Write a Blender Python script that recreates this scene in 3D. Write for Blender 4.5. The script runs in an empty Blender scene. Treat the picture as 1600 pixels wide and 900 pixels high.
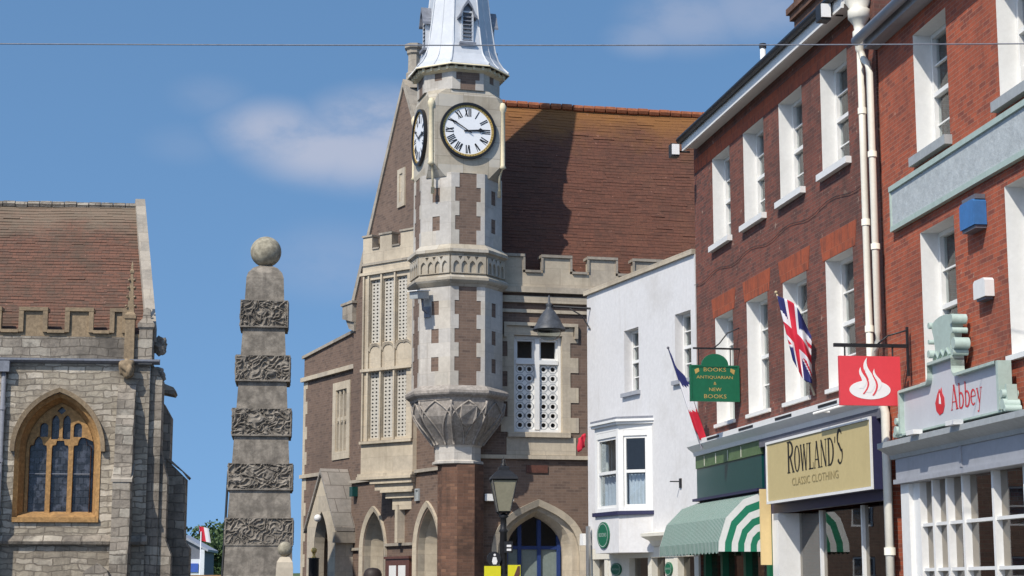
import bpy, math, random
from mathutils import Vector, Matrix, noise
from mathutils.geometry import tessellate_polygon
random.seed(7)
R = math.radians
scene = bpy.context.scene
COL = scene.collection

# ------------------------------------------------------------------ materials
def nodes(name):
    m = bpy.data.materials.new(name); m.use_nodes = True
    nt = m.node_tree; nt.nodes.clear()
    out = nt.nodes.new('ShaderNodeOutputMaterial')
    b = nt.nodes.new('ShaderNodeBsdfPrincipled')
    nt.links.new(b.outputs[0], out.inputs[0])
    return m, nt, b, out
def N(nt, t, **kw):
    n = nt.nodes.new(t)
    for k, v in kw.items(): setattr(n, k, v)
    return n
def c4(c): return (c[0], c[1], c[2], 1)
def mixc(nt, fac, a, b, mode='MIX'):
    n = N(nt, 'ShaderNodeMix', data_type='RGBA', blend_type=mode)
    for s, v in ((0, fac), (6, a), (7, b)):
        if hasattr(v, 'node'): nt.links.new(v, n.inputs[s])
        elif isinstance(v, (int, float)): n.inputs[s].default_value = v
        else: n.inputs[s].default_value = c4(v)
    return n.outputs[2]
def noise_n(nt, vec, scale, detail=5, rough=.6):
    n = N(nt, 'ShaderNodeTexNoise'); n.inputs['Scale'].default_value = scale
    n.inputs['Detail'].default_value = detail; n.inputs['Roughness'].default_value = rough
    if vec is not None: nt.links.new(vec, n.inputs['Vector'])
    return n
def ramp(nt, fac, a, b):
    n = N(nt, 'ShaderNodeMapRange'); n.inputs[1].default_value = a; n.inputs[2].default_value = b
    n.interpolation_type = 'SMOOTHSTEP'
    nt.links.new(fac, n.inputs[0]); return n.outputs[0]
def mult(nt, a, k):
    n = N(nt, 'ShaderNodeMath', operation='MULTIPLY'); nt.links.new(a, n.inputs[0])
    if hasattr(k, 'node'): nt.links.new(k, n.inputs[1])
    else: n.inputs[1].default_value = k
    return n.outputs[0]

def masonry(name, c1, c2, c3, mortar, bw=.225, rh=.075, ms=.008, stain=(.05, .045, .04), sa=.35, bump=.5, rough=.88,
            warp=0, p3=.25, lichen=None, off=.5, sscale=.55, bumpd=.012, vstreak=True, blot=None, fleck=None):
    m, nt, b, out = nodes(name)
    uv = N(nt, 'ShaderNodeUVMap').outputs[0]
    pos = N(nt, 'ShaderNodeNewGeometry').outputs['Position']
    vec = uv
    if warp:
        w = noise_n(nt, uv, 1.7, 3)
        s = N(nt, 'ShaderNodeVectorMath', operation='SUBTRACT'); s.inputs[1].default_value = (.5, .5, .5)
        nt.links.new(w.outputs['Color'], s.inputs[0])
        k = N(nt, 'ShaderNodeVectorMath', operation='SCALE'); k.inputs['Scale'].default_value = warp
        nt.links.new(s.outputs[0], k.inputs[0])
        a = N(nt, 'ShaderNodeVectorMath', operation='ADD')
        nt.links.new(uv, a.inputs[0]); nt.links.new(k.outputs[0], a.inputs[1]); vec = a.outputs[0]
    def bt(ca, cb, mo, shift):
        t = N(nt, 'ShaderNodeTexBrick'); t.offset = off
        v = vec
        if shift:
            a = N(nt, 'ShaderNodeVectorMath', operation='ADD'); a.inputs[1].default_value = (bw * 40 * shift, rh * 62 * shift, 0)
            nt.links.new(vec, a.inputs[0]); v = a.outputs[0]
        nt.links.new(v, t.inputs['Vector'])
        for k, val in (('Color1', c4(ca)), ('Color2', c4(cb)), ('Mortar', c4(mo)), ('Scale', 1), ('Mortar Size', ms),
                       ('Mortar Smooth', .3), ('Bias', 0), ('Brick Width', bw), ('Row Height', rh)):
            t.inputs[k].default_value = val
        return t
    t1 = bt(c1, c2, c2, 0)
    t2 = bt((0, 0, 0), (1, 1, 1), (0, 0, 0), 1)
    sel = ramp(nt, t2.outputs['Color'], 1 - p3 - .08, 1 - p3 + .08)
    col = mixc(nt, sel, t1.outputs['Color'], c3)
    nfine = noise_n(nt, pos, 9, 6, .7)
    col = mixc(nt, mult(nt, ramp(nt, nfine.outputs[0], .35, .75), .35), col, tuple(x * 1.45 for x in c1))
    if blot:
        nb_ = noise_n(nt, pos, blot[0], 5, .75)
        col = mixc(nt, mult(nt, ramp(nt, nb_.outputs[0], .48, .66), blot[2]), col, blot[1])
    col = mixc(nt, t1.outputs['Fac'], col, mortar)
    if fleck:
        nf_ = noise_n(nt, pos, fleck[0], 3, .6)
        col = mixc(nt, mult(nt, ramp(nt, nf_.outputs[0], fleck[2], fleck[2] + .04), .75), col, fleck[1])
    nl = noise_n(nt, pos, sscale, 7, .65)
    col = mixc(nt, mult(nt, ramp(nt, nl.outputs[0], .42, .72), sa), col, stain)
    if vstreak:
        mp = N(nt, 'ShaderNodeMapping'); mp.inputs['Scale'].default_value = (2.2, 2.2, .16)
        nt.links.new(pos, mp.inputs[0])
        nv = noise_n(nt, mp.outputs[0], 1.6, 5, .7)
        col = mixc(nt, mult(nt, ramp(nt, nv.outputs[0], .5, .78), sa * .9), col, stain)
    if lichen:
        lc, z0, z1, amt = lichen
        sp = N(nt, 'ShaderNodeSeparateXYZ'); nt.links.new(pos, sp.inputs[0])
        na = noise_n(nt, pos, 1.1, 6, .7)
        ad = N(nt, 'ShaderNodeMath', operation='MULTIPLY_ADD'); nt.links.new(na.outputs[0], ad.inputs[0])
        ad.inputs[1].default_value = (z1 - z0) * 1.6; nt.links.new(sp.outputs[2], ad.inputs[2])
        f = ramp(nt, ad.outputs[0], z0 + (z1 - z0) * .8, z1 + (z1 - z0) * .8)
        col = mixc(nt, mult(nt, f, amt), col, lc)
        nb = noise_n(nt, pos, 6.5, 4, .7)
        col = mixc(nt, mult(nt, ramp(nt, nb.outputs[0], .66, .72), .6), col, tuple(min(1, x * 2.2 + .05) for x in c1))
    nt.links.new(col, b.inputs['Base Color'])
    b.inputs['Roughness'].default_value = rough; b.inputs['Specular IOR Level'].default_value = .25
    inv = N(nt, 'ShaderNodeMath', operation='MULTIPLY_ADD'); nt.links.new(t1.outputs['Fac'], inv.inputs[0])
    inv.inputs[1].default_value = -1; nt.links.new(nfine.outputs[0], inv.inputs[2])
    bp = N(nt, 'ShaderNodeBump'); bp.inputs['Strength'].default_value = bump; bp.inputs['Distance'].default_value = bumpd
    nt.links.new(inv.outputs[0], bp.inputs['Height']); nt.links.new(bp.outputs[0], b.inputs['Normal'])
    return m

def plain(name, c, rough=.6, var=.18, dirt=None, da=.3, scale=2.5, metal=0, bump=.08, spec=.4, fine=14, bd=.01):
    m, nt, b, out = nodes(name)
    pos = N(nt, 'ShaderNodeNewGeometry').outputs['Position']
    n1 = noise_n(nt, pos, scale, 6, .65); n2 = noise_n(nt, pos, fine, 5, .7)
    col = mixc(nt, mult(nt, ramp(nt, n2.outputs[0], .3, .8), 1), tuple(x * (1 - var) for x in c), tuple(min(1, x * (1 + var)) for x in c))
    if dirt is None: dirt = tuple(x * .45 for x in c)
    col = mixc(nt, mult(nt, ramp(nt, n1.outputs[0], .48, .74), da), col, dirt)
    if da > .05:
        mp = N(nt, 'ShaderNodeMapping'); mp.inputs['Scale'].default_value = (3, 3, .2)
        nt.links.new(pos, mp.inputs[0]); nv = noise_n(nt, mp.outputs[0], 2.2, 5, .7)
        col = mixc(nt, mult(nt, ramp(nt, nv.outputs[0], .52, .8), da * .9), col, dirt)
    nt.links.new(col, b.inputs['Base Color'])
    b.inputs['Roughness'].default_value = rough; b.inputs['Metallic'].default_value = metal
    b.inputs['Specular IOR Level'].default_value = spec
    bp = N(nt, 'ShaderNodeBump'); bp.inputs['Strength'].default_value = bump; bp.inputs['Distance'].default_value = bd
    nt.links.new(n2.outputs[0], bp.inputs['Height']); nt.links.new(bp.outputs[0], b.inputs['Normal'])
    return m

def glass_mat(name, tint=(.75, .8, .8), refl=1.0, wav=.012, n_=1.55):
    m = bpy.data.materials.new(name); m.use_nodes = True; nt = m.node_tree; nt.nodes.clear()
    out = N(nt, 'ShaderNodeOutputMaterial'); mx = N(nt, 'ShaderNodeMixShader')
    tr = N(nt, 'ShaderNodeBsdfTransparent'); tr.inputs[0].default_value = c4(tint)
    gl = N(nt, 'ShaderNodeBsdfGlossy'); gl.inputs['Roughness'].default_value = .01
    gl.inputs['Color'].default_value = (refl, refl, refl, 1)
    fr = N(nt, 'ShaderNodeFresnel'); geo = N(nt, 'ShaderNodeNewGeometry'); pos = geo.outputs['Position']
    ior = N(nt, 'ShaderNodeMapRange'); ior.inputs[3].default_value = n_; ior.inputs[4].default_value = 1 / n_
    nt.links.new(geo.outputs['Backfacing'], ior.inputs[0]); nt.links.new(ior.outputs[0], fr.inputs['IOR'])
    nz = noise_n(nt, pos, 1.3, 2)
    bp = N(nt, 'ShaderNodeBump'); bp.inputs['Strength'].default_value = .25; bp.inputs['Distance'].default_value = wav
    nt.links.new(nz.outputs[0], bp.inputs['Height']); nt.links.new(bp.outputs[0], gl.inputs['Normal'])
    nt.links.new(fr.outputs[0], mx.inputs[0]); nt.links.new(tr.outputs[0], mx.inputs[1]); nt.links.new(gl.outputs[0], mx.inputs[2])
    nt.links.new(mx.outputs[0], out.inputs[0])
    return m

def leaded(name):
    m, nt, b, out = nodes(name)
    uv = N(nt, 'ShaderNodeUVMap').outputs[0]
    t = N(nt, 'ShaderNodeTexBrick'); nt.links.new(uv, t.inputs['Vector'])
    for k, v in (('Color1', (.012, .014, .018, 1)), ('Color2', (.045, .05, .06, 1)), ('Mortar', (.006, .006, .007, 1)), ('Scale', 1),
                 ('Mortar Size', .008), ('Brick Width', .11), ('Row Height', .14)): t.inputs[k].default_value = v
    pos = N(nt, 'ShaderNodeNewGeometry').outputs['Position']
    nz = noise_n(nt, pos, 5, 4, .7)
    col = mixc(nt, mult(nt, ramp(nt, nz.outputs[0], .5, .66), .7), t.outputs[0], (.09, .1, .13))
    nt.links.new(col, b.inputs['Base Color']); b.inputs['Roughness'].default_value = .25
    bp = N(nt, 'ShaderNodeBump'); bp.inputs['Strength'].default_value = .6; bp.inputs['Distance'].default_value = .02
    nt.links.new(nz.outputs[0], bp.inputs['Height']); nt.links.new(bp.outputs[0], b.inputs['Normal'])
    return m

def stripes(name, a, bcol, period):
    m, nt, b, out = nodes(name)
    uv = N(nt, 'ShaderNodeUVMap').outputs[0]
    sp = N(nt, 'ShaderNodeSeparateXYZ'); nt.links.new(uv, sp.inputs[0])
    d = N(nt, 'ShaderNodeMath', operation='DIVIDE'); d.inputs[1].default_value = period; nt.links.new(sp.outputs[0], d.inputs[0])
    f = N(nt, 'ShaderNodeMath', operation='FRACT'); nt.links.new(d.outputs[0], f.inputs[0])
    g = N(nt, 'ShaderNodeMath', operation='GREATER_THAN'); g.inputs[1].default_value = .5; nt.links.new(f.outputs[0], g.inputs[0])
    col = mixc(nt, g.outputs[0], a, bcol)
    pos = N(nt, 'ShaderNodeNewGeometry').outputs['Position']
    nz = noise_n(nt, pos, 2.5, 5, .7)
    col = mixc(nt, mult(nt, ramp(nt, nz.outputs[0], .4, .75), .35), col, (.2, .24, .2))
    nt.links.new(col, b.inputs['Base Color']); b.inputs['Roughness'].default_value = .7
    bp = N(nt, 'ShaderNodeBump'); bp.inputs['Strength'].default_value = .5; bp.inputs['Distance'].default_value = .03
    nt.links.new(nz.outputs[0], bp.inputs['Height']); nt.links.new(bp.outputs[0], b.inputs['Normal'])
    return m

M = {}
M['red_brick'] = masonry('red_brick', (.225, .077, .054), (.175, .066, .05), (.115, .054, .045), (.19, .125, .1), bw=.2, rh=.058, stain=(.095, .052, .043), sa=.6, p3=.25, sscale=.8, ms=.005, blot=(3.4, (.095, .052, .044), .8), fleck=(6.5, (.42, .29, .22), .67))
M['orange_brick'] = masonry('orange_brick', (.43, .105, .053), (.34, .086, .047), (.22, .068, .047), (.36, .19, .13), bw=.2, rh=.058, stain=(.16, .062, .046), sa=.45, p3=.2, ms=.005, blot=(5, (.19, .062, .045), .5), fleck=(7, (.5, .32, .23), .69))
M['rubbed_brick'] = masonry('rubbed_brick', (.4, .092, .042), (.33, .078, .038), (.25, .07, .04), (.36, .14, .08), bw=.07, rh=.3, ms=.004, sa=.35, p3=.25, stain=(.15, .06, .04), blot=(6, (.15, .055, .04), .4))
M['brown_brick'] = masonry('brown_brick', (.195, .133, .1), (.165, .111, .085), (.125, .087, .07), (.22, .17, .135), bw=.2, rh=.065, stain=(.1, .076, .062), sa=.45, p3=.2, ms=.005, bump=.3, blot=(5, (.12, .083, .066), .4), fleck=(6, (.3, .23, .18), .71))
M['dark_brick'] = masonry('dark_brick', (.17, .09, .06), (.12, .068, .048), (.23, .125, .08), (.16, .1, .075), stain=(.03, .025, .022), sa=.6, p3=.12, sscale=1.1, ms=.006)
M['white_stone'] = masonry('white_stone', (.545, .505, .45), (.505, .47, .42), (.475, .445, .405), (.44, .4, .345), bw=.62, rh=.36, ms=.005, stain=(.22, .19, .16), sa=.65, p3=.3, bump=.3)
M['cream_stone'] = masonry('cream_stone', (.53, .455, .345), (.48, .415, .32), (.43, .375, .3), (.38, .32, .25), bw=.75, rh=.4, ms=.004, stain=(.22, .18, .135), sa=.5, p3=.2, bump=.3)
M['grey_stone'] = masonry('grey_stone', (.4, .35, .28), (.34, .3, .25), (.28, .25, .21), (.26, .22, .17), bw=.7, rh=.34, ms=.004, stain=(.14, .12, .1), sa=.5, p3=.25, bump=.35)
M['carved_stone'] = plain('carved_stone', (.36, .32, .28), .85, .3, (.13, .115, .1), .5, 1.6, bump=.35)
M['pump_stone'] = plain('pump_stone', (.25, .218, .178), .9, .45, (.1, .086, .072), .75, 2.6, bump=.6, fine=7, bd=.02)
M['stage_stone'] = masonry('stage_stone', (.43, .375, .29), (.37, .325, .255), (.5, .46, .39), (.3, .26, .2), bw=.62, rh=.4, ms=.006, stain=(.22, .18, .135), sa=.6, p3=.3, bump=.35, blot=(2.4, (.5, .46, .38), .45))
M['screen_stone'] = plain('screen_stone', (.52, .49, .43), .8, .12, (.3, .27, .22), .3, 4)
M['rubble'] = masonry('rubble', (.45, .39, .3), (.29, .25, .195), (.58, .51, .41), (.27, .23, .18), bw=.36, rh=.13, ms=.014, stain=(.11, .095, .078), sa=.55, p3=.25, warp=.24, bump=.75, sscale=.8, bumpd=.035, blot=(4, (.21, .178, .14), .5))
M['church_ashlar'] = masonry('church_ashlar', (.33, .285, .23), (.235, .203, .167), (.43, .385, .315), (.19, .163, .13), bw=.4, rh=.19, ms=.011, stain=(.075, .066, .057), sa=.75, p3=.2, warp=.18, bump=.8, sscale=1.0, bumpd=.03, blot=(3.5, (.13, .112, .093), .55))
M['ham_stone'] = plain('ham_stone', (.4, .23, .09), .85, .35, (.17, .105, .055), .6, 2.6, bump=.5)
M['ham_grey'] = plain('ham_grey', (.3, .22, .135), .85, .3, (.13, .1, .07), .6, 2.0, bump=.35)
M['grey_stone_plain'] = plain('grey_stone_plain', (.38, .34, .25), .88, .4, (.17, .14, .1), .75, 5, bump=.5, fine=11, bd=.015)
M['far_slate_light'] = plain('far_slate_light', (.35, .37, .42), .7, .1)
M['church_tile'] = masonry('church_tile', (.175, .085, .058), (.145, .074, .051), (.115, .07, .052), (.09, .054, .04), bw=.17, rh=.1, ms=.006, stain=(.095, .07, .05), sa=.65, p3=.25, bump=.35, lichen=((.22, .18, .13), 9.2, 10.3, .65), vstreak=True, sscale=.8, blot=(1.6, (.1, .068, .05), .5))
M['hall_tile'] = masonry('hall_tile', (.138, .058, .038), (.12, .051, .034), (.1, .046, .032), (.085, .04, .028), bw=.17, rh=.1, ms=.006, stain=(.075, .042, .03), sa=.55, p3=.25, bump=.3, lichen=((.26, .115, .036), 12.7, 14.05, .85), vstreak=True, blot=(1.3, (.16, .072, .043), .45))
M['slate'] = masonry('slate', (.13, .12, .115), (.09, .085, .085), (.17, .15, .13), (.04, .04, .04), bw=.3, rh=.2, ms=.008, sa=.3)
M['porch_slab'] = masonry('porch_slab', (.3, .27, .24), (.25, .23, .2), (.34, .3, .26), (.14, .12, .1), bw=.7, rh=.45, ms=.01, sa=.4)
M['terracotta'] = plain('terracotta', (.34, .11, .045), .8, .3, (.14, .06, .04), .4)
M['lead'] = plain('lead', (.56, .575, .595), .5, .07, (.4, .41, .43), .35, 1.2, metal=.15, bump=.1, fine=5)
M['lead_grey'] = plain('lead_grey', (.2, .21, .24), .55, .2, None, .3)
M['white_render'] = plain('white_render', (.69, .675, .665),   .8, .06, (.48, .45, .41), .42, .8, bump=.25, fine=12)
M['white_paint'] = plain('white_paint', (.78, .77, .74), .5, .04, (.5, .47, .42), .16, 2.5, bump=.04)
M['cream_paint'] = plain('cream_paint', (.74, .7, .6), .5, .05, (.5, .45, .36), .2)
M['grey_paint'] = plain('grey_paint', (.36, .37, .4), .5, .06, (.2, .2, .21), .25)
M['dark_grey_paint'] = plain('dark_grey_paint', (.14, .14, .165), .5, .1, None, .3)
M['mint_paint'] = plain('mint_paint', (.42, .51, .45), .45, .07, (.24, .29, .25), .35, 4)
M['frieze_plaster'] = plain('frieze_plaster', (.47, .5, .5), .75, .14, (.33, .36, .36), .4, 1.5, bump=.5, fine=7, bd=.03)
M['sill_grey'] = plain('sill_grey', (.38, .4, .4), .6, .1, None, .3)
M['black_metal'] = plain('black_metal', (.018, .018, .02), .45, .3, None, .1)
M['lamp_metal'] = plain('lamp_metal', (.06, .065, .075), .5, .3, None, .2)
M['green_paint'] = plain('green_paint', (.012, .13, .065), .4, .08, None, .12)
M['green_strip'] = plain('green_strip', (.1, .16, .07), .5, .2, (.2, .22, .15), .4)
M['teal_gloss'] = plain('teal_gloss', (.006, .06, .058), .28, .1, None, .1, spec=.4, bump=.02)
M['gold'] = plain('gold', (.62, .42, .13), .45, .15, (.3, .2, .08), .2, metal=.3)
M['gilt_stone'] = plain('gilt_stone', (.72, .62, .42), .7, .1, None, .2)
M['red_sign'] = plain('red_sign', (.72, .06, .075), .4, .03, None, .05)
M['sign_white'] = plain('sign_white', (.82, .8, .78), .45, .02, None, .03)
M['sign_tan'] = plain('sign_tan', (.56, .45, .22), .5, .04, (.4, .31, .15), .2)
M['sign_ink'] = plain('sign_ink', (.02, .018, .015), .5, .1, None, 0)
M['sign_faded_ink'] = plain('sign_faded_ink', (.33, .26, .12), .5, .1, None, 0)
M['navy'] = plain('navy', (.03, .03, .075), .45, .1, None, .1)
M['pale_yellow'] = plain('pale_yellow', (.75, .56, .27), .55, .04, (.6, .42, .2), .15)
M['sign_grey'] = plain('sign_grey', (.55, .56, .58), .45, .03, (.45, .46, .48), .12)
M['flame_red'] = plain('flame_red', (.6, .03, .04), .45, .05, None, 0)
M['dial_white'] = plain('dial_white', (.85, .85, .85), .35, .02, None, 0)
M['ink_black'] = plain('ink_black', (.012, .012, .014), .4, .1, None, 0)
M['blue_box'] = plain('blue_box', (.05, .17, .4), .4, .1, None, .2)
M['door_blue'] = plain('door_blue', (.025, .05, .17), .4, .1, None, .1)
M['wood_brown'] = plain('wood_brown', (.13, .055, .04), .45, .25, None, .2)
M['glass'] = glass_mat('glass')
M['shop_glass'] = glass_mat('shop_glass', (.6, .56, .5), 1.0, .001, 1.85)
M['lamp_glass'] = plain('lamp_glass', (.3, .28, .2), .2, .1, (.2, .18, .12), .3)
M['dim_glass'] = plain('dim_glass', (.24, .235, .22), .3, .3, None, .3, 3)
M['leaded'] = leaded('leaded')
M['dark_room'] = plain('dark_room', (.16, .13, .11), .9, .1, None, .2)
M['door_glass_reflection'] = plain('door_glass_reflection', (.22, .26, .24), .2, .1, None, .2)  # opaque door glass, its pale green reflection put into the colour
M['curtain'] = plain('curtain', (.62, .66, .74), .9, .1, (.45, .5, .6), .3, 5)
M['stripe_front'] = stripes('stripe_front', (.03, .15, .1), (.4, .44, .4), .085)
M['stripe_green'] = plain('stripe_green', (.012, .2, .11), .7, .08, None, .12)
M['stripe_white'] = plain('stripe_white', (.74, .75, .72), .7, .05, None, .1)
M['flag_red'] = plain('flag_red', (.58, .02, .045), .7, .05, None, .1)
M['flag_white'] = plain('flag_white', (.75, .74, .76), .7, .04, None, .08)
M['flag_blue'] = plain('flag_blue', (.02, .025, .13), .7, .1, None, .1)
M['wood_pole'] = plain('wood_pole', (.5, .4, .25), .5, .1, None, .1)
M['yellow_sign'] = plain('yellow_sign', (.72, .66, .02), .45, .05, None, .1)
M['asphalt'] = plain('asphalt', (.055, .055, .055), .9, .3, (.035, .035, .035), .5, .4, bump=.4, fine=60)
M['paving'] = masonry('paving', (.33, .31, .27), (.26, .24, .21), (.2, .19, .17), (.12, .11, .1), bw=.6, rh=.45, ms=.008, sa=.4, vstreak=False)
M['kerb'] = plain('kerb', (.3, .29, .27), .8, .2)
M['turf'] = plain('turf', (.07, .11, .03), .9, .3, (.12, .12, .04), .5, .03)
M['leaf'] = plain('leaf', (.06, .1, .028), .7, .35, (.03, .055, .02), .4, .6)
M['leaf_dark'] = plain('leaf_dark', (.035, .06, .03), .7, .35, (.02, .035, .02), .4, .6)
M['bark'] = plain('bark', (.1, .07, .05), .9, .3)
M['far_slate'] = plain('far_slate', (.16, .17, .2), .8, .1)
M['far_white'] = plain('far_white', (.7, .72, .75), .7, .05)
M['far_blue'] = plain('far_blue', (.05, .12, .45), .6, .05)
M['skin'] = plain('skin', (.5, .28, .2), .55, .06, None, .05)
M['hair'] = plain('hair', (.03, .018, .012), .6, .3, None, 0)
M['coat'] = plain('coat', (.04, .045, .07), .85, .2, None, .1)
M['denim'] = plain('denim', (.05, .07, .13), .85, .2, None, .1)

# ------------------------------------------------------------------ geometry helpers
class Wall:
    """A vertical reference plane: u runs along it, z up, w out of it."""
    def __init__(s, x, y, nx, ny, d=None):
        l = math.hypot(nx, ny); s.n = (nx / l, ny / l); s.o = (x, y)
        s.d = d or (-s.n[1], s.n[0])
    def pt(s, u, z, w=0):
        return Vector((s.o[0] + u * s.d[0] + w * s.n[0], s.o[1] + u * s.d[1] + w * s.n[1], z))
    def shift(s, u, w):
        p = s.pt(u, 0, w); return Wall(p.x, p.y, s.n[0], s.n[1], s.d)
    def side(s, u, w=0, sign=1):
        """The plane square to this one at u, facing along sign*d; its own u runs outward."""
        p = s.pt(u, 0, w); return Wall(p.x, p.y, sign * s.d[0], sign * s.d[1], s.n)
def azwall(x, y, az, side):
    a = R(az); d = (math.sin(a), math.cos(a))
    return Wall(x, y, -side * d[1], side * d[0], d)

class MB:
    def __init__(s): s.v = []; s.f = []; s.m = []; s.uv = []; s.sm = []
    def poly(s, pts, m=0, uv=None, sm=False):
        i = len(s.v); pts = [Vector(p) for p in pts]; s.v += pts
        s.f.append(tuple(range(i, i + len(pts)))); s.m.append(m); s.sm.append(sm)
        if uv is None:
            n = Vector((0, 0, 0))
            for k in range(len(pts)):
                a, b = pts[k], pts[(k + 1) % len(pts)]
                n += Vector(((a.y - b.y) * (a.z + b.z), (a.z - b.z) * (a.x + b.x), (a.x - b.x) * (a.y + b.y)))
            if n.length < 1e-12: n = Vector((0, 0, 1))
            n.normalize()
            if abs(n.z) > .96: uv = [(p.x, p.y) for p in pts]
            else:
                t = Vector((-n.y, n.x, 0)).normalized()
                if t.x < 0: t = -t
                b = n.cross(t)
                if b.z < 0: b = -b
                uv = [(p.dot(t), p.dot(b)) for p in pts]
        s.uv += uv
    def rect(s, W, u0, u1, z0, z1, w, m=0):
        s.poly([W.pt(u0, z0, w), W.pt(u1, z0, w), W.pt(u1, z1, w), W.pt(u0, z1, w)], m)
    def box(s, W, u0, u1, z0, z1, w0, w1, m=0):
        P = [[[W.pt(u, z, w) for w in (w0, w1)] for z in (z0, z1)] for u in (u0, u1)]
        for q in (((0,0,0),(1,0,0),(1,1,0),(0,1,0)), ((0,0,1),(1,0,1),(1,1,1),(0,1,1)), ((0,0,0),(0,0,1),(0,1,1),(0,1,0)),
                  ((1,0,0),(1,0,1),(1,1,1),(1,1,0)), ((0,0,0),(1,0,0),(1,0,1),(0,0,1)), ((0,1,0),(1,1,0),(1,1,1),(0,1,1))):
            s.poly([P[a][b][c] for a, b, c in q], m)
    def tess(s, loops, W, w, m=0):
        L = [[Vector((p[0], p[1], 0)) for p in l] for l in loops]
        flat = [p for l in L for p in l]
        for t in tessellate_polygon(L):
            s.poly([W.pt(flat[i].x, flat[i].y, w) for i in t], m)
    def sides(s, W, loop, w0, w1, m=0, sm=False):
        for k in range(len(loop)):
            a, b = loop[k], loop[(k + 1) % len(loop)]
            s.poly([W.pt(a[0], a[1], w0), W.pt(b[0], b[1], w0), W.pt(b[0], b[1], w1), W.pt(a[0], a[1], w1)], m, sm=sm)
    def prism(s, W, loop, w0, w1, m=0, ms=None, holes=()):
        s.tess([loop] + list(holes), W, w1, m); s.tess([loop] + list(holes), W, w0, m)
        s.sides(W, loop, w0, w1, m if ms is None else ms)
        for h in holes: s.sides(W, h, w0, w1, m if ms is None else ms)
    def ring(s, W, lo, wo, li, wi, m=0, closed=False):
        """a splayed band between two loops of equal length"""
        n = len(lo)
        for k in range(n if closed else n - 1):
            j = (k + 1) % n
            s.poly([W.pt(*lo[k], wo), W.pt(*lo[j], wo), W.pt(*li[j], wi), W.pt(*li[k], wi)], m)
    def frame(s, W, u0, u1, z0, z1, t, w0, w1, m=0):
        if u0 > u1: u0, u1 = u1, u0
        s.box(W, u0, u0 + t, z0, z1, w0, w1, m); s.box(W, u1 - t, u1, z0, z1, w0, w1, m)
        s.box(W, u0 + t, u1 - t, z0, z0 + t, w0, w1, m); s.box(W, u0 + t, u1 - t, z1 - t, z1, w0, w1, m)
    def plan(s, pts, z0, z1, m=0):
        for k in range(len(pts)):
            a, b = pts[k], pts[(k + 1) % len(pts)]
            s.poly([(a[0], a[1], z0), (b[0], b[1], z0), (b[0], b[1], z1), (a[0], a[1], z1)], m)
        s.poly([(p[0], p[1], z1) for p in pts], m); s.poly([(p[0], p[1], z0) for p in pts], m)
    def lathe(s, cx, cy, prof, n=16, ph=0, m=0, sm=True, mods=None):
        for i in range(len(prof) - 1):
            (r0, z0), (r1, z1) = prof[i], prof[i + 1]
            for k in range(n):
                a, b = ph + 2 * math.pi * k / n, ph + 2 * math.pi * (k + 1) / n
                q = [(cx + r0 * math.cos(a), cy + r0 * math.sin(a), z0), (cx + r0 * math.cos(b), cy + r0 * math.sin(b), z0),
                     (cx + r1 * math.cos(b), cy + r1 * math.sin(b), z1), (cx + r1 * math.cos(a), cy + r1 * math.sin(a), z1)]
                if r0 < 1e-6: q = q[1:]
                elif r1 < 1e-6: q = q[:3]
                s.poly(q, mods(i, k) if mods else m, sm=sm)
    def ball(s, c, r, m=0, n=20, sz=1):
        prof = [(r * math.sin(math.pi * i / (n // 2)), c[2] - sz * r * math.cos(math.pi * i / (n // 2))) for i in range(n // 2 + 1)]
        s.lathe(c[0], c[1], prof, n, 0, m)
    def tube(s, path, r, n=8, m=0, sm=True):
        path = [Vector(p) for p in path]
        rr = r if isinstance(r, (list, tuple)) else [r] * len(path)
        rings = []
        for i, p in enumerate(path):
            t = (path[min(i + 1, len(path) - 1)] - path[max(i - 1, 0)]).normalized()
            a = t.cross(Vector((0, 0, 1)) if abs(t.z) < .95 else Vector((1, 0, 0))).normalized(); b = t.cross(a)
            rings.append([p + rr[i] * (a * math.cos(2 * math.pi * k / n) + b * math.sin(2 * math.pi * k / n)) for k in range(n)])
        for i in range(len(rings) - 1):
            for k in range(n):
                j = (k + 1) % n
                s.poly([rings[i][k], rings[i][j], rings[i + 1][j], rings[i + 1][k]], m, sm=sm)
        s.poly(rings[0], m); s.poly(rings[-1], m)
    def build(s, name, mats, parent=None, loc=None, weld=True):
        if isinstance(mats, str): mats = [mats]
        off = Vector(ORG[parent.name]) if parent is not None else Vector(loc or (0, 0, 0))
        me = bpy.data.meshes.new(name)
        # weld shared corners so that one solid reads as one piece
        idx = {}; vv = []; remap = []
        for p in s.v:
            k = (round(p.x, 4), round(p.y, 4), round(p.z, 4))
            if k not in idx: idx[k] = len(vv); vv.append(p - off)
            remap.append(idx[k])
        ff = []; mm = []; ss = []; uu = []; q = 0
        for f, m_, sm in zip(s.f, s.m, s.sm):
            g = [remap[i] for i in f]; u = s.uv[q:q + len(f)]; q += len(f)
            if len(set(g)) < len(g):
                h, hu = [], []
                for a, b in zip(g, u):
                    if a not in h: h.append(a); hu.append(b)
                g, u = h, hu
                if len(g) < 3: continue
            ff.append(g); mm.append(m_); ss.append(sm); uu += u
        me.from_pydata([tuple(p) for p in vv], [], ff)
        me.polygons.foreach_set('material_index', mm)
        me.polygons.foreach_set('use_smooth', ss)
        lay = me.uv_layers.new(name='UVMap')
        lay.data.foreach_set('uv', [x for p in uu for x in p])
        for k in mats: me.materials.append(M[k])
        me.update()
        o = bpy.data.objects.new(name, me); COL.objects.link(o)
        if parent is not None: o.parent = parent; ORG[o.name] = off
        else: o.location = off; ORG[o.name] = off
        # a child keeps the origin of its thing, so its own offset stays zero
        return o
ORG = {}
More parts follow.
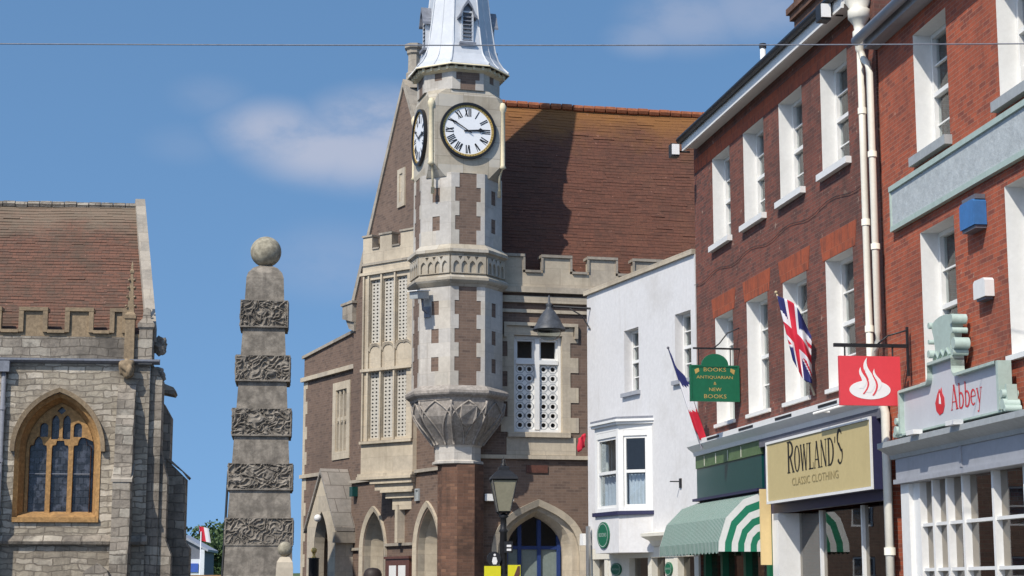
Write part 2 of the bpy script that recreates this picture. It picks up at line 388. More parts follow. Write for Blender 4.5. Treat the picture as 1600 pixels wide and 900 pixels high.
def thing(name, label, cat, loc, group=None):
    o = bpy.data.objects.new(name, None); COL.objects.link(o); o.location = loc; o.empty_display_size = .2
    o['label'] = label; o['category'] = cat
    if group: o['group'] = group
    ORG[o.name] = Vector(loc); return o
def tag(o, label, cat, group=None):
    o['label'] = label; o['category'] = cat
    if group: o['group'] = group
    return o
def struct(o): o['kind'] = 'structure'; return o

def tiled(mb, a0, a1, b0, b1, seed, course=.1, step=.02, sag=.05, tile=.42, m=0):
    '''overlapping courses from eave a0-a1 up to ridge b0-b1, each tile run lying a little differently'''
    rnd = random.Random(seed); rows = int((b0 - a0).length / course); n = ((a1 - a0).cross(b0 - a0)).normalized()
    if n.z < 0: n = -n
    cols = int((a1 - a0).length / tile)
    def p(f, g, h): 
        q = a0.lerp(a1, f).lerp(b0.lerp(b1, f), g)
        return q + n * (h + .035 * noise.noise(Vector((q.x * .7, q.y * .7, q.z * .9 + seed)))) - Vector((0, 0, sag * math.sin(math.pi * f) * g))
    for r in range(rows):
        g0, g1 = r / rows, (r + 1) / rows; off = rnd.uniform(-.4, .4)
        fs = [0] + [min(1, max(0, (c + off + rnd.uniform(-.2, .2)) / cols)) for c in range(1, cols)] + [1]
        for c in range(cols):
            h = step * .75 + rnd.uniform(-.004, .006) + (.012 if rnd.random() < .03 else 0); d = rnd.uniform(-.12, .12) / rows
            if r == 0: d = 0
            A_, B_ = p(fs[c], g0 + d, h), p(fs[c + 1], g0 + d, h); C_, D_ = p(fs[c + 1], g1 + .3 / rows, .002), p(fs[c], g1 + .3 / rows, .002)
            mb.poly([A_, B_, C_, D_], m); mb.poly([A_, B_, p(fs[c + 1], g0 + d, -.01), p(fs[c], g0 + d, -.01)], m)

def arch(u0, u1, zs, za, n=9, kind='gothic', base=None):
    """points from u0 over the apex to u1; with base, the jambs down to it are closed in"""
    a = (u1 - u0) / 2; h = za - zs; pts = []
    if kind == 'gothic':
        r = (a * a + h * h) / (2 * abs(a)); sg = 1 if a > 0 else -1
        t1 = math.acos(max(-1, min(1, (r - abs(a)) / r)))
        half = [(u0 + sg * (r - r * math.cos(t1 * i / n)), zs + h * math.sin(t1 * i / n) / math.sin(t1)) for i in range(n + 1)]
    else:
        half = []
        P = [(u0, zs), (u0 + .02 * a, zs + .62 * h), (u0 + .45 * a, zs + .8 * h), (u0 + a, za)]
        for i in range(n + 1):
            t = i / n; c = [(1 - t) ** 3, 3 * t * (1 - t) ** 2, 3 * t * t * (1 - t), t ** 3]
            half.append((sum(k * p[0] for k, p in zip(c, P)), sum(k * p[1] for k, p in zip(c, P))))
    mid = u0 + a
    pts = half + [(2 * mid - p[0], p[1]) for p in reversed(half[:-1])]
    if base is not None: pts = [(u0, base)] + pts + [(u1, base)]
    return pts
def rectl(u0, u1, z0, z1): return [(u0, z0), (u1, z0), (u1, z1), (u0, z1)]

def text_polys(body, size):
    cu = bpy.data.curves.new('t', 'FONT'); cu.body = body; cu.size = size; cu.align_x = 'CENTER'; cu.resolution_u = 2
    o = bpy.data.objects.new('t', cu); COL.objects.link(o)
    bpy.context.view_layer.update()
    me = o.evaluated_get(bpy.context.evaluated_depsgraph_get()).to_mesh()
    out = [[(me.vertices[i].co.x, me.vertices[i].co.y) for i in p.vertices] for p in me.polygons]
    bpy.data.objects.remove(o); bpy.data.curves.remove(cu)
    return out

# condensed display serif: strokes (x0,y0,x1,y1,thickness) and arcs as point lists with thickness
def arcp(cx, cy, rx, ry, a0, a1, n=14): return [(cx + rx * math.cos(R(a0 + (a1 - a0) * i / n)), cy + ry * math.sin(R(a0 + (a1 - a0) * i / n))) for i in range(n + 1)]
TK, TN = .13, .045
SER = {
 'R': (.62, [('l', .13, 0, .13, 1, TK), ('l', 0, .015, .27, .015, .03), ('l', 0, .985, .2, .985, .03), ('a', arcp(.2, .745, .3, .24, 92, -92), TN, TK), ('l', .28, .5, .55, .02, TK), ('l', .45, .015, .66, .015, .03)]),
 'O': (.62, [('a', arcp(.31, .5, .25, .48, 0, 360, 24), TK, TN)]),
 'W': (.86, [('l', .07, 1, .25, 0, TK), ('l', .25, 0, .43, .95, TN), ('l', .4, 1, .6, 0, TK), ('l', .6, 0, .78, 1, TN), ('l', 0, .985, .17, .985, .03), ('l', .33, .985, .5, .985, .03), ('l', .68, .985, .87, .985, .03)]),
 'L': (.5, [('l', .13, 0, .13, 1, TK), ('l', 0, .985, .27, .985, .03), ('l', .0, .02, .48, .02, .04), ('l', .47, .02, .47, .24, .03)]),
 'A': (.64, [('l', .07, 0, .3, 1, TN), ('l', .3, 1, .54, 0, TK), ('l', .14, .32, .45, .32, .035), ('l', 0, .015, .17, .015, .03), ('l', .42, .015, .66, .015, .03)]),
 'N': (.68, [('l', .1, 0, .1, 1, TN), ('l', .1, 1, .54, 0, TK), ('l', .56, 0, .56, 1, TN), ('l', 0, .015, .2, .015, .03), ('l', .46, .985, .66, .985, .03)]),
 'D': (.64, [('l', .13, 0, .13, 1, TK), ('l', 0, .015, .27, .015, .03), ('l', 0, .985, .27, .985, .03), ('a', arcp(.2, .5, .37, .485, 92, -92), TN, TK)]),
 "'": (.2, [('l', .1, 1, .07, .78, .07)]),
 'S': (.5, [('a', arcp(.25, .74, .17, .24, 30, 230, 12), TN, TK * .9), ('l', .14, .62, .36, .36, TK), ('a', arcp(.25, .25, .18, .24, 40, -150, 12), TK * .9, TN)]),
 'b': (.48, [('l', .09, 0, .09, 1, .085), ('l', 0, .985, .1, .985, .03), ('a', arcp(.2, .3, .2, .3, 140, -140, 16), .045, .1)]),
 'e': (.44, [('a', arcp(.21, .3, .18, .29, 5, 310, 18), .05, .09), ('l', .06, .34, .38, .34, .035)]),
 'y': (.46, [('l', .06, .6, .24, .02, .09), ('l', .4, .6, .16, -.3, .04), ('l', 0, .595, .14, .595, .03), ('l', .32, .595, .47, .595, .03), ('l', .16, -.3, .06, -.27, .06)]),
}
def serif_polys(s, h, gap=.04, wide=1.0, caps=None):
    out = []; x = 0
    for i, ch in enumerate(s):
        k = caps[i] if caps else 1
        wd, st = SER[ch]
        for q in st:
            if q[0] == 'l':
                _, x0, y0, x1, y1, t = q
                if abs(y1 - y0) < .05 and abs(x1 - x0) > .05:
                    p = [(x0, y0 - t / 2), (x1, y1 - t / 2), (x1, y1 + t / 2), (x0, y0 + t / 2)]
                else: p = [(x0 - t / 2, y0), (x0 + t / 2, y0), (x1 + t / 2, y1), (x1 - t / 2, y1)]
                out.append([((x + a * wide * k) * h, b * h * k) for a, b in p])
            else:
                _, pts, ta, tb = q; full = len(pts) > 20
                L = []
                for j, (a, b) in enumerate(pts):
                    p0, p1 = pts[max(j - 1, 0)], pts[min(j + 1, len(pts) - 1)]
                    dx, dy = p1[0] - p0[0], p1[1] - p0[1]; l = math.hypot(dx, dy) or 1
                    f = j / (len(pts) - 1)
                    t = (ta + (tb - ta) * math.sin(f * math.pi)) if not full else (tb + (ta - tb) * abs(math.cos(f * 2 * math.pi)))
                    L.append(((a - dy / l * t / 2, b + dx / l * t / 2), (a + dy / l * t / 2, b - dx / l * t / 2)))
                for (a, b), (c, d) in zip(L, L[1:]):
                    out.append([((x + p[0] * wide * k) * h, p[1] * h * k) for p in (a, b, d, c)])
        x += (wd * wide * k + gap)
    return out, (x - gap) * h
def letters(mb, W, polys, u0, z0, w, sx=-1, m=0):
    for p in polys: mb.poly([W.pt(u0 + sx * a, z0 + b, w) for a, b in p], m)

def glaze(name, W, u0, u1, z0, z1, w, parent, mat='glass'):
    mb = MB(); mb.rect(W, u0, u1, z0, z1, w); return mb.build(name, [mat], parent)
def sash(W, u0, u1, z0, z1, w, parent, cols=2, rows=4, t=.055, bar=.022, sill=None, mid=None, glass='glass', paint='white_paint', sillm='white_paint'):
    """a two-leaf sliding window set back at w, with its pane and sill"""
    if u0 > u1: u0, u1 = u1, u0
    mb = MB(); zm = mid or (z0 + z1) / 2
    mb.frame(W, u0, u1, z0, z1, t, w - .06, w + .03)
    mb.box(W, u0 + t, u1 - t, zm - .03, zm + .03, w - .04, w + .035)
    for (a, b, dw) in ((z0 + t, zm - .03, -.02), (zm + .03, z1 - t, .0)):
        for k in range(1, cols):
            u = u0 + t + (u1 - u0 - 2 * t) * k / cols
            mb.box(W, u - bar / 2, u + bar / 2, a, b, w - .03 + dw, w + .012 + dw)
        for k in range(1, rows // 2):
            z = a + (b - a) * k / (rows // 2)
            for c in range(cols):
                p = u0 + t + (u1 - u0 - 2 * t) * c / cols; q = u0 + t + (u1 - u0 - 2 * t) * (c + 1) / cols
                g0 = bar / 2 if c else 0; g1 = bar / 2 if c < cols - 1 else 0
                mb.box(W, p + g0, q - g1, z - bar / 2, z + bar / 2, w - .028 + dw, w + .01 + dw)
    o = mb.build('window', [paint], parent)
    glaze('pane', W, u0 + t * .6, u1 - t * .6, z0 + t * .6, z1 - t * .6, w - .028, o, glass)
    if sill:
        ob, pr, th = sill
        s_ = MB(); s_.box(W, u0 - ob, u1 + ob, z0 - th, z0, w - .06, pr); s_.build('sill', [sillm], o)
    return o
def lattice(mb, W, u0, u1, z0, z1, nu, nz, w, hole=.3, th=.03, shape=8, m=0):
    """a pierced panel: one cell after the other, each with its opening"""
    du, dz = (u1 - u0) / nu, (z1 - z0) / nz
    for i in range(nu):
        for j in range(nz):
            cu, cz = u0 + du * (i + .5), z0 + dz * (j + .5)
            outer = [(1, 0), (1, 1), (0, 1), (-1, 1), (-1, 0), (-1, -1), (0, -1), (1, -1)]
            O_ = [(cu + a * du / 2, cz + b * dz / 2) for a, b in outer]
            if shape == 8: k = [(hole * 2 * (1 if a == 0 or b == 0 else .72)) for a, b in outer]
            else: k = [(hole * 2 * (1 if a == 0 or b == 0 else .5)) for a, b in outer]
            I_ = [(cu + a * du / 2 * q, cz + b * dz / 2 * q) for (a, b), q in zip(outer, k)]
            mb.ring(W, O_, w, I_, w, m, True); mb.ring(W, I_, w, I_, w - th, m, True)

# ------------------------------------------------------------------ reference planes of the street
A = azwall(3.44, 34.0, -9.7, 1)        # long red brick front on the east side
B = azwall(5.115, 24.2, -7.3, 1)       # orange brick front nearest the viewer
C = azwall(3.44, 34.0, -20.2, 1)       # white rendered front
D = azwall(-1.3, 42.1, 76.8, -1)       # hall front to the square
E = azwall(-1.3, 42.0, -28, 1)         # hall gable to the side street
O = azwall(-2.43, 43.9, -50, 1)        # oriel face
G = azwall(-7.97, 38.0, 84, -1)        # church south wall
FX = Wall(0, 0, 0, -1)                 # plain axes: u = x, w = -y

# ------------------------------------------------------------------ ground
mb = MB(); mb.poly([(-700, -60, 0), (700, -60, 0), (700, 1400, 0), (-700, 1400, 0)]); struct(mb.build('ground', ['turf']))
mb = MB(); mb.poly([(-60, -40, .004), (60, -40, .004), (60, 110, .004), (-60, 110, .004)]); struct(mb.build('road', ['asphalt']))
mb = MB()
pv = [B.pt(-40, .12, 1.9), B.pt(0, .12, 1.9), C.pt(0, .12, 1.6), C.pt(6.2, .12, 1.4), C.pt(6.2, .12, -9), B.pt(-40, .12, -9)]
mb.plan([(p.x, p.y) for p in pv], .006, .12); struct(mb.build('pavement', ['paving']))
mb = MB()
for a, b in zip(pv[:4], pv[1:4]):
    n = (b - a).normalized(); t = Vector((-n.y, n.x, 0)) * .13
    q = [a - n * 0, b, b + t, a + t]; mb.plan([(p.x, p.y) for p in q], .005, .125)
struct(mb.build('kerb', ['kerb']))
mb = MB()
pv2 = [E.pt(-.9, 0, 1.6), E.pt(13, 0, 1.6), E.pt(13, 0, -2), D.pt(9, 0, -1), D.pt(9, 0, 1.7), D.pt(.6, 0, 1.9)]
mb.plan([(p.x, p.y) for p in pv2], .007, .11); struct(mb.build('pavement', ['paving']))
mb = MB()
for i in range(24):
    for j in range(6):
        def hz(i, j):
            x = -260 + i * 20; y = 330 + j * 45
            return Vector((x, y, max(-1, 10 * math.sin(min(1, j / 3) * 1.57) * (.55 + .5 * noise.noise(Vector((x * .008, y * .01, 3))))) - .5))
        mb.poly([hz(i, j), hz(i + 1, j), hz(i + 1, j + 1), hz(i, j + 1)], sm=True)
struct(mb.build('hills', ['turf']))

# ------------------------------------------------------------------ long red brick building
LA = A.pt(-5, 0, 0)
T = thing('brick_building', 'long dark red brick building with eight white windows above the striped awning', 'building', LA)
WA = [(-2.73, -1.62), (-4.72, -3.56), (-6.7, -5.54), (-8.73, -7.57)]
holes = [rectl(a, b, 7.8, 9.45) for a, b in WA] + [rectl(a, b, 4.52, 6.47) for a, b in WA]
mb = MB()
outer = rectl(-9.87, -.37, 4.03, 10.05)
mb.tess([outer] + holes, A, 0, 0); mb.tess([outer] + holes, A, -.36, 2)
for h in holes: mb.sides(A, h, 0, -.36, 1)
mb.rect(A, -9.87, -.37, 0, 10.05, -8, 0)
for u in (-9.87, -.37): mb.poly([A.pt(u, 0, 0), A.pt(u, 0, -8), A.pt(u, 10.05, -8), A.pt(u, 10.05, 0)], 0)
mb.poly([A.pt(-9.87, 10.05, -4), A.pt(-9.87, 10.05, 0), A.pt(-9.87, 10.05, -8)], 0)
mb.build('wall', ['red_brick', 'white_paint', 'dark_room'], T)
mb = MB()
for z in (.15, 3.9, 7.1, 9.96): mb.box(A, -9.85, -.39, z, z + .08, -7.95, -.37)
for u in (-5.1, -3.1, -7.1): mb.box(A, u, u + .1, 4.0, 9.9, -7.9, -.4)
mb.box(A, -9.8, -.4, .3, 9.9, -3.6, -3.5)
mb.build('interior', ['dark_room'], T)
mb = MB()
for a, b in WA:
    mb.prism(A, [(a - .1, 6.473), (b + .1, 6.473), (b + .2, 6.84), (a - .2, 6.84)], -.02, .006)
mb.box(A, -9.3, -.38, 9.455, 9.72, -.02, .005)
mb.build('brick_arch_edging', ['rubbed_brick'], T)
for a, b in WA:
    sash(A, a + .003, b - .003, 7.8, 9.447, -.26, T, 2, 4, sill=(.07, .09, .1))
    sash(A, a + .003, b - .003, 4.523, 6.467, -.26, T, 2, 4, sill=(.06, .05, .06))
# eaves
mb = MB()
mb.box(A, -9.35, -.6, 9.9, 9.96, .003, .25); mb.box(A, -9.35, -.56, 9.84, 10.03, .25, .29)
mb.build('fascia_board', ['white_paint'], T)
mb = MB(); mb.tube([A.pt(-9.4, 10.06, .34), A.pt(-.54, 10.06, .34)], .06, 8); mb.build('gutter', ['black_metal'], T)
mb = MB()
sl = lambda u, w: A.pt(u, 10.08 + (.33 - w) * .72, w)
for s_, zo in ((1, 0),):
    mb.poly([sl(-9.35, .33), sl(-.5, .33), sl(-.5, -3.9), sl(-9.35, -3.9)])
    mb.poly([sl(-9.35, -3.9), sl(-.5, -3.9), A.pt(-.5, 10.1, -8.2), A.pt(-9.35, 10.1, -8.2)])
    mb.poly([sl(-.5, .33), A.pt(-.5, 10.0, .3), A.pt(-.5, 10.0, -8.2), sl(-.5, -3.9)])
mb.build('roof', ['slate'], T)
mb = MB(); mb.box(A, -9.87, -9.36, 10.0, 11.3, -4, .05); mb.build('party_wall', ['dark_brick'], T)
mb = MB()
mb.box(A, -3.3, -1.5, 10.9, 14.4, -2.6, -1.7); mb.box(A, -3.36, -1.44, 12.25, 12.38, -2.67, -1.63, 0)
mb.box(A, -3.42, -1.38, 12.38, 12.5, -2.72, -1.58, 0)
mb.build('chimney', ['dark_brick'], T)
mb = MB(); c = A.pt(-3.25, 0, -.5); mb.tube([(c.x, c.y, 10.5), (c.x, c.y, 11.12)], .05, 8, 0); mb.tube([(c.x, c.y, 11.12), (c.x, c.y, 11.2)], .065, 8, 1)
mb.build('flue_pipe', ['white_paint', 'black_metal'], T)
# rain water pipes in the corner
mb = MB()
p0 = A.pt(-9.62, 0, .13)
mb.lathe(p0.x, p0.y, [(.05, 9.1), (.07, 9.15), (.07, 9.22), (.1, 9.27), (.1, 9.4), (.075, 9.43), (.085, 9.5), (.14, 9.58), (.16, 9.6), (.16, 9.72), (.13, 9.74), (.2, 9.86), (.2, 10.0), (0, 10.0)], 14)
mb.tube([(p0.x, p0.y, 4.35), (p0.x, p0.y, 6.0), (p0.x, p0.y, 7.5), (p0.x, p0.y, 9.1)], .05, 10)
for z in (8.2, 6.6, 5.1): mb.tube([(p0.x, p0.y, z), (p0.x, p0.y, z + .09)], .062, 8)
mb.build('downpipe', ['cream_paint'], T)
p1 = A.pt(-9.95, 0, .13)
mb = MB(); mb.tube([A.pt(-9.65, 9.1, .13), A.pt(-9.72, 8.98, .13), A.pt(-9.9, 8.85, .13), (p1.x, p1.y, 8.7), (p1.x, p1.y, 5.05), A.pt(-9.9, 4.92, .12), A.pt(-9.78, 4.8, .12), A.pt(-9.75, 4.35, .12)], .05, 8)
for z in (7.5, 6.2): mb.tube([(p1.x, p1.y, z), (p1.x, p1.y, z + .08)], .064, 8)
mb.build('downpipe', ['cream_paint'], T)
p2 = A.pt(-10.02, 0, .1)
mb = MB(); mb.tube([A.pt(-9.75, 4.4, .12), A.pt(-9.9, 4.2, .1), (p2.x, p2.y, 3.95), (p2.x, p2.y, .1)], .06, 10)
for z in (2.05, .9): mb.tube([(p2.x, p2.y, z), (p2.x, p2.y, z + .1)], .075, 10)
mb.build('downpipe', ['cream_paint'], T)
# thin cables slung under the upper sills
mb = MB()
for z0 in (7.3,):
    us = [-9.3 + i * .3 for i in range(31)]
    mb.tube([A.pt(u, z0 + .05 * math.sin(u * 3.1 + z0) , .02) for u in us], .005, 4)
mb.build('cable', ['black_metal'], T)
# cornice over the shops
mb = MB()
mb.prism(A.side(-9.86, 0, -1), [(.0, 4.03), (.1, 4.03), (.12, 4.1), (.2, 4.16), (.24, 4.2), (.24, 4.29), (0, 4.33)], 0, -9.48)
mb.build('cornice', ['white_paint'], T)
for a, b in WA:
    mb = MB(); mb.box(A, a + .18, b - .18, 4.225, 4.265, .24, .248); mb.build('painted_shadow_gap', ['black_metal'], T)  # black strips stand in for the shadowed gaps along the cornice
# the book shop front
sb = MB(); sb.box(A, -4.38, -.38, 3.8, 4.028, .0, .07); sb.build('sign_strip', ['green_strip'], T)
sb = MB()
for u in (-1.0, -1.75, -2.5, -3.3): sb.box(A, u, u + .02, 3.82, 4.0, .072, .078)
sb.build('strip_joint', ['cream_paint'], T)
sb = MB(); sb.box(A, -4.36, -.38, 3.24, 3.798, -.02, .05); sb.build('fascia_panel', ['teal_gloss'], T)
sb = MB(); sb.box(A, -4.36, -.36, 3.19, 3.238, -.02, .14); sb.build('fascia_ledge', ['navy'], T)
sb = MB()
for u in (-.5, -1.6, -3.0, -4.3): sb.box(A, u - .07, u + .07, .12, 3.188, -.16, -.04)
sb.box(A, -4.23, -3.07, .7, .78, -.14, -.05); sb.box(A, -2.93, -1.67, .7, .78, -.14, -.05); sb.box(A, -4.36, -1.6, .12, .7, -.22, -.17)
f = sb.build('shopfront', ['green_paint'], T)
glaze('pane', A, -4.3, -.5, .78, 3.18, -.15, f, 'shop_glass')
# the clothes shop front
sb = MB(); sb.box(A, -9.86, -4.4, 3.9, 4.028, .0, .1); sb.build('fascia', ['dark_grey_paint'], T)
sb = MB(); sb.box(A, -9.86, -4.4, 2.8, 3.898, -.1, .02); sb.build('sign_backing', ['navy'], T)
sb = MB(); sb.box(A, -5.1, -4.78, .12, 2.798, -.36, .03); sb.box(A, -5.14, -4.76, .12, .5, -.3, .06)
sb.build('pilaster', ['white_paint'], T)
sb = MB()
for u in (-6.2, -8.0): sb.box(A, u - .03, u + .03, .6, 2.8, -.38, -.28)
sb.box(A, -9.6, -5.1, .12, .6, -.42, -.2); sb.box(A, -9.86, -9.6, .12, 2.8, -.42, 0)
f = sb.build('shop_window', ['white_paint'], T)
glaze('pane', A, -9.6, -5.1, .6, 2.8, -.325, f, 'shop_glass')

# ------------------------------------------------------------------ things on the red brick building
LS = A.pt(-7.4, 2.95, .15)
S = thing('shop_sign', 'wide tan box sign with black lettering over the clothes shop window', 'sign', LS)
mb = MB(); mb.box(A, -9.7, -5.03, 2.94, 3.93, .025, .17); mb.build('sign_case', ['navy'], S)
mb = MB(); mb.frame(A, -9.7, -5.03, 2.94, 3.93, .04, .171, .195); mb.build('sign_frame', ['white_paint'], S)
mb = MB(); mb.box(A, -9.655, -5.075, 2.985, 3.885, .171, .178); mb.build('sign_board', ['sign_tan'], S)
mb = MB(); P, wd = serif_polys("ROWLAND'S", .4, .035, 1.0, [1.22, 1, 1, 1, 1, 1, 1, 1, 1.22])
k = 2.5 / wd
for p in P: mb.poly([A.pt(-6.08 - a * k, 3.37 + b, .183) for a, b in p])
mb.build('lettering', ['sign_ink'], S)
mb = MB()
for p in text_polys('CLASSIC CLOTHING', .17): mb.poly([A.pt(-7.33 - a * 1.35, 3.17 + b, .183) for a, b in p])
mb.build('lettering', ['sign_faded_ink'], S)
mb = MB(); mb.tube([A.pt(-7.9, 4.13, .36), A.pt(-9.75, 4.13, .36)], .022, 6); mb.tube([A.pt(-9.5, 4.13, .23), A.pt(-9.5, 4.13, .36)], .018, 6)
mb.tube([A.pt(-8.2, 4.13, .23), A.pt(-8.2, 4.13, .36)], .018, 6); mb.build('lamp_rail', ['white_paint'], S)

LY = A.pt(-4.72, 1.95, .1)
mb = MB(); mb.box(A, -4.74, -4.7, 1.98, 3.2, .03, .21)
tag(mb.build('projecting_board', ['pale_yellow'], None, LY), 'plain pale yellow board projecting beside the white pilaster and the awning', 'board')

# awning
LW = A.pt(-2.3, 2.2, .4)
W_ = thing('shop_awning', 'rounded green and white striped awning over the book shop', 'awning', LW)
prof = [(.03, 3.17), (.36, 3.05), (.66, 2.75), (.79, 2.36)]
mb = MB(); u0, u1 = -4.3, -.42; nseg = 36
for i in range(len(prof) - 1):
    (wa, za), (wb, zb) = prof[i], prof[i + 1]
    for k in range(nseg):
        a, b = u0 + (u1 - u0) * k / nseg, u0 + (u1 - u0) * (k + 1) / nseg
        sg = lambda u, i_: .012 * math.sin(u * 5.1 + i_)
        mb.poly([A.pt(a, za, wa), A.pt(b, za, wa), A.pt(b, zb, wb), A.pt(a, zb, wb)], 0, [(a, 0), (b, 0), (b, 1), (a, 1)])
for k in range(nseg * 2):
    a, b = u0 + (u1 - u0) * k / nseg / 2, u0 + (u1 - u0) * (k + 1) / nseg / 2
    f = lambda k: 2.2 - .035 * abs(math.sin(k * math.pi / 4))
    mb.poly([A.pt(a, 2.36, .79), A.pt(b, 2.36, .79), A.pt(b, f(k + 1), .8), A.pt(a, f(k), .8)], 0, [(a, 0), (b, 0), (b, 1), (a, 1)])
mb.build('canopy', ['stripe_front'], W_)
for u, sg in ((u0, -1), (u1, 1)):
    mb = MB(); pv_ = (.03, 2.3)
    full = prof + [(.8, 2.2)]
    ks = [1, .86, .71, .57, .43, .29, .15, .0]
    for q in range(len(ks) - 1):
        sc = lambda p, k: (pv_[0] + (p[0] - pv_[0]) * k, pv_[1] + (p[1] - pv_[1]) * k if p[1] > 2.25 else p[1])
        for i in range(len(full) - 1):
            p = [sc(full[i], ks[q]), sc(full[i + 1], ks[q]), sc(full[i + 1], ks[q + 1]), sc(full[i], ks[q + 1])]
            mb.poly([A.pt(u + sg * .004, z, w) for w, z in p], q % 2)
    mb.build('end_panel', ['stripe_white', 'stripe_green'], W_)
mb = MB()
for u in (u0 + .01, u1 - .01):
    for (w, z) in prof[1:]: mb.tube([A.pt(u, 2.3, .03), A.pt(u, z - .01, w - .01)], .011, 5)
for (w, z) in prof[1:]: mb.tube([A.pt(u0, z - .012, w - .012), A.pt(u1, z - .012, w - .012)], .011, 5)
mb.build('awning_frame', ['black_metal'], W_)

# red hanging sign with the flame
LR = B.pt(-.95, 4.1, .0)
S = thing('hanging_sign', 'square red hanging sign with a white flame emblem on a black bracket', 'sign', LR)
HS0 = B.side(-.95, 0, -1)    # u runs out from the wall, faces the viewer
HS = B.side(-.95, 0, -1); HS.pt = lambda u, z, w=0: HS0.pt(.6 + u * .92, 4.275 + (z - 4.47) * .92, w)
mb = MB(); mb.box(HS, -.455, .435, 4.12, 4.82, -.03, .03); mb.build('board', ['red_sign'], S)
mb = MB()
def el(cx, cy, rx, ry, n=28): return [(cx + rx * math.cos(2 * math.pi * i / n), cy + ry * math.sin(2 * math.pi * i / n)) for i in range(n)]
cx = -.0
mb.prism(HS, el(cx, 4.34, .3, .135), .0305, .034)
mb.build('emblem', ['sign_white'], S)
mb = MB()   # three flame tongues with red channels beside them
def swoosh(P, t, n=14):
    L, R_ = [], []
    for i in range(n + 1):
        f = i / n; c = [(1 - f) ** 3, 3 * f * (1 - f) ** 2, 3 * f * f * (1 - f), f ** 3]
        x, z = (sum(k * p[q] for k, p in zip(c, P)) for q in (0, 1)); w_ = t * (1 - f) ** .8 * (.55 + .9 * f)
        L.append((-(x - w_), 4.36 + z)); R_.append((-(x + w_), 4.36 + z))
    return L + R_[::-1]
mb.prism(HS, swoosh([(-.13, .0), (-.0, .16), (-.17, .16), (-.13, .3)], .055), .0345, .037, 0)
mb.prism(HS, swoosh([(-.03, -.06), (.17, .18), (-.16, .22), (-.03, .44)], .075), .0345, .037, 0)
mb.prism(HS, swoosh([(.1, -.03), (.23, .14), (.02, .14), (.07, .28)], .05), .0345, .037, 0)
mb.prism(HS, swoosh([(-.1, -.08), (.07, .1), (-.1, .14), (-.065, .28)], .02), .0375, .0385, 1)
mb.prism(HS, swoosh([(.04, -.1), (.2, .1), (.0, .14), (.045, .28)], .022), .0375, .0385, 1)
mb.build('flame', ['sign_white', 'red_sign'], S)
mb = MB(); mb.box(HS, -.58, .5, 4.95, 5.0, -.02, .02); mb.box(HS, -.6, -.57, 4.55, 5.25, -.02, .02)
for u in (-.36, .34): mb.tube([HS.pt(u, 4.82, 0), HS.pt(u, 4.95, 0)], .012, 5)
mb.tube([HS.pt(-.57, 5.2, 0), HS.pt(-.3, 5.12, 0), HS.pt(-.15, 5.0, 0)], .012, 5)
mb.build('bracket', ['black_metal'], S)

# green book shop sign
LBk = A.pt(-3.1, 4.8, 0)
S = thing('hanging_sign', 'green arched hanging sign with gold lettering beside the white house', 'sign', LBk)
HB0 = A.side(-3.1, 0, -1); HB = A.side(-3.1, 0, -1)
HB.pt = lambda u, z, w=0: HB0.pt(.465 + (u - .01) * .955, z - .165, w)
ar = [(.47, 4.95), (.47, 5.58), (.25, 5.58)] + [(.25 * math.cos(R(t)), 5.58 + .2 * math.sin(R(t))) for t in range(10, 180, 10)] + [(-.25, 5.58), (-.45, 5.58), (-.45, 4.95)]
mb = MB(); mb.prism(HB, ar, -.03, .03); mb.build('board', ['green_paint'], S)
mb = MB(); mb.frame(HB, -.45, .47, 4.95, 5.58, .03, .031, .04); mb.build('board_edging', ['green_paint'], S)
for s_, z, sz, kx in (('BOOKS', 5.47, .1, 1.3), ('ANTIQUARIAN', 5.345, .075, 1.35), ('&', 5.24, .075, 1.2), ('NEW', 5.13, .085, 1.2), ('BOOKS', 5.005, .1, 1.3)):
    mb = MB()
    for p in text_polys(s_, sz): mb.poly([HB.pt(.01 - a * kx, z + b, .033) for a, b in p])
    mb.build('lettering', ['gold'], S)
for sx in (-1, 1):
    mb = MB(); mb.prism(HB, [(.01 + sx * .38, 5.5), (.01 + sx * .3, 5.53), (.01 + sx * .29, 5.47), (.01 + sx * .36, 5.42)], .031, .034); mb.build('corner_ornament', ['gold'], S)
mb = MB(); mb.box(HB, -.5, .4, 5.86, 5.89, -.015, .015); mb.tube([HB.pt(-.48, 6.25, 0), HB.pt(-.25, 6.15, 0), HB.pt(-.1, 5.97, 0), HB.pt(.0, 5.89, 0)], .012, 5)
for u in (-.3, .3): mb.tube([HB.pt(u, 5.58, 0), HB.pt(u, 5.87, 0)], .008, 4)
mb.build('bracket', ['black_metal'], S)

# floodlights under the eaves
def flood(u, w, z, label):
    L = thing('floodlight', label, 'floodlight', A.pt(u, z, w), 'floodlights under the eaves')
    m_ = MB(); m_.box(A, u - .1, u + .1, z - .13, z + .12, w - .06, w + .1); m_.build('case', ['black_metal'], L)
    m_ = MB(); m_.box(A, u - .13, u - .1, z - .1, z + .1, w - .05, w + .09); m_.build('lens', ['sign_white'], L)
    m_ = MB(); m_.tube([A.pt(u + .05, z, w - .3), A.pt(u + .05, z, w - .05)], .02, 6); m_.build('arm', ['black_metal'], L)
flood(-.85, .5, 9.78, 'small black floodlight at the far gutter corner above the white house roof')
flood(-8.9, .38, 9.9, 'small black floodlight on the white eaves under the chimney')

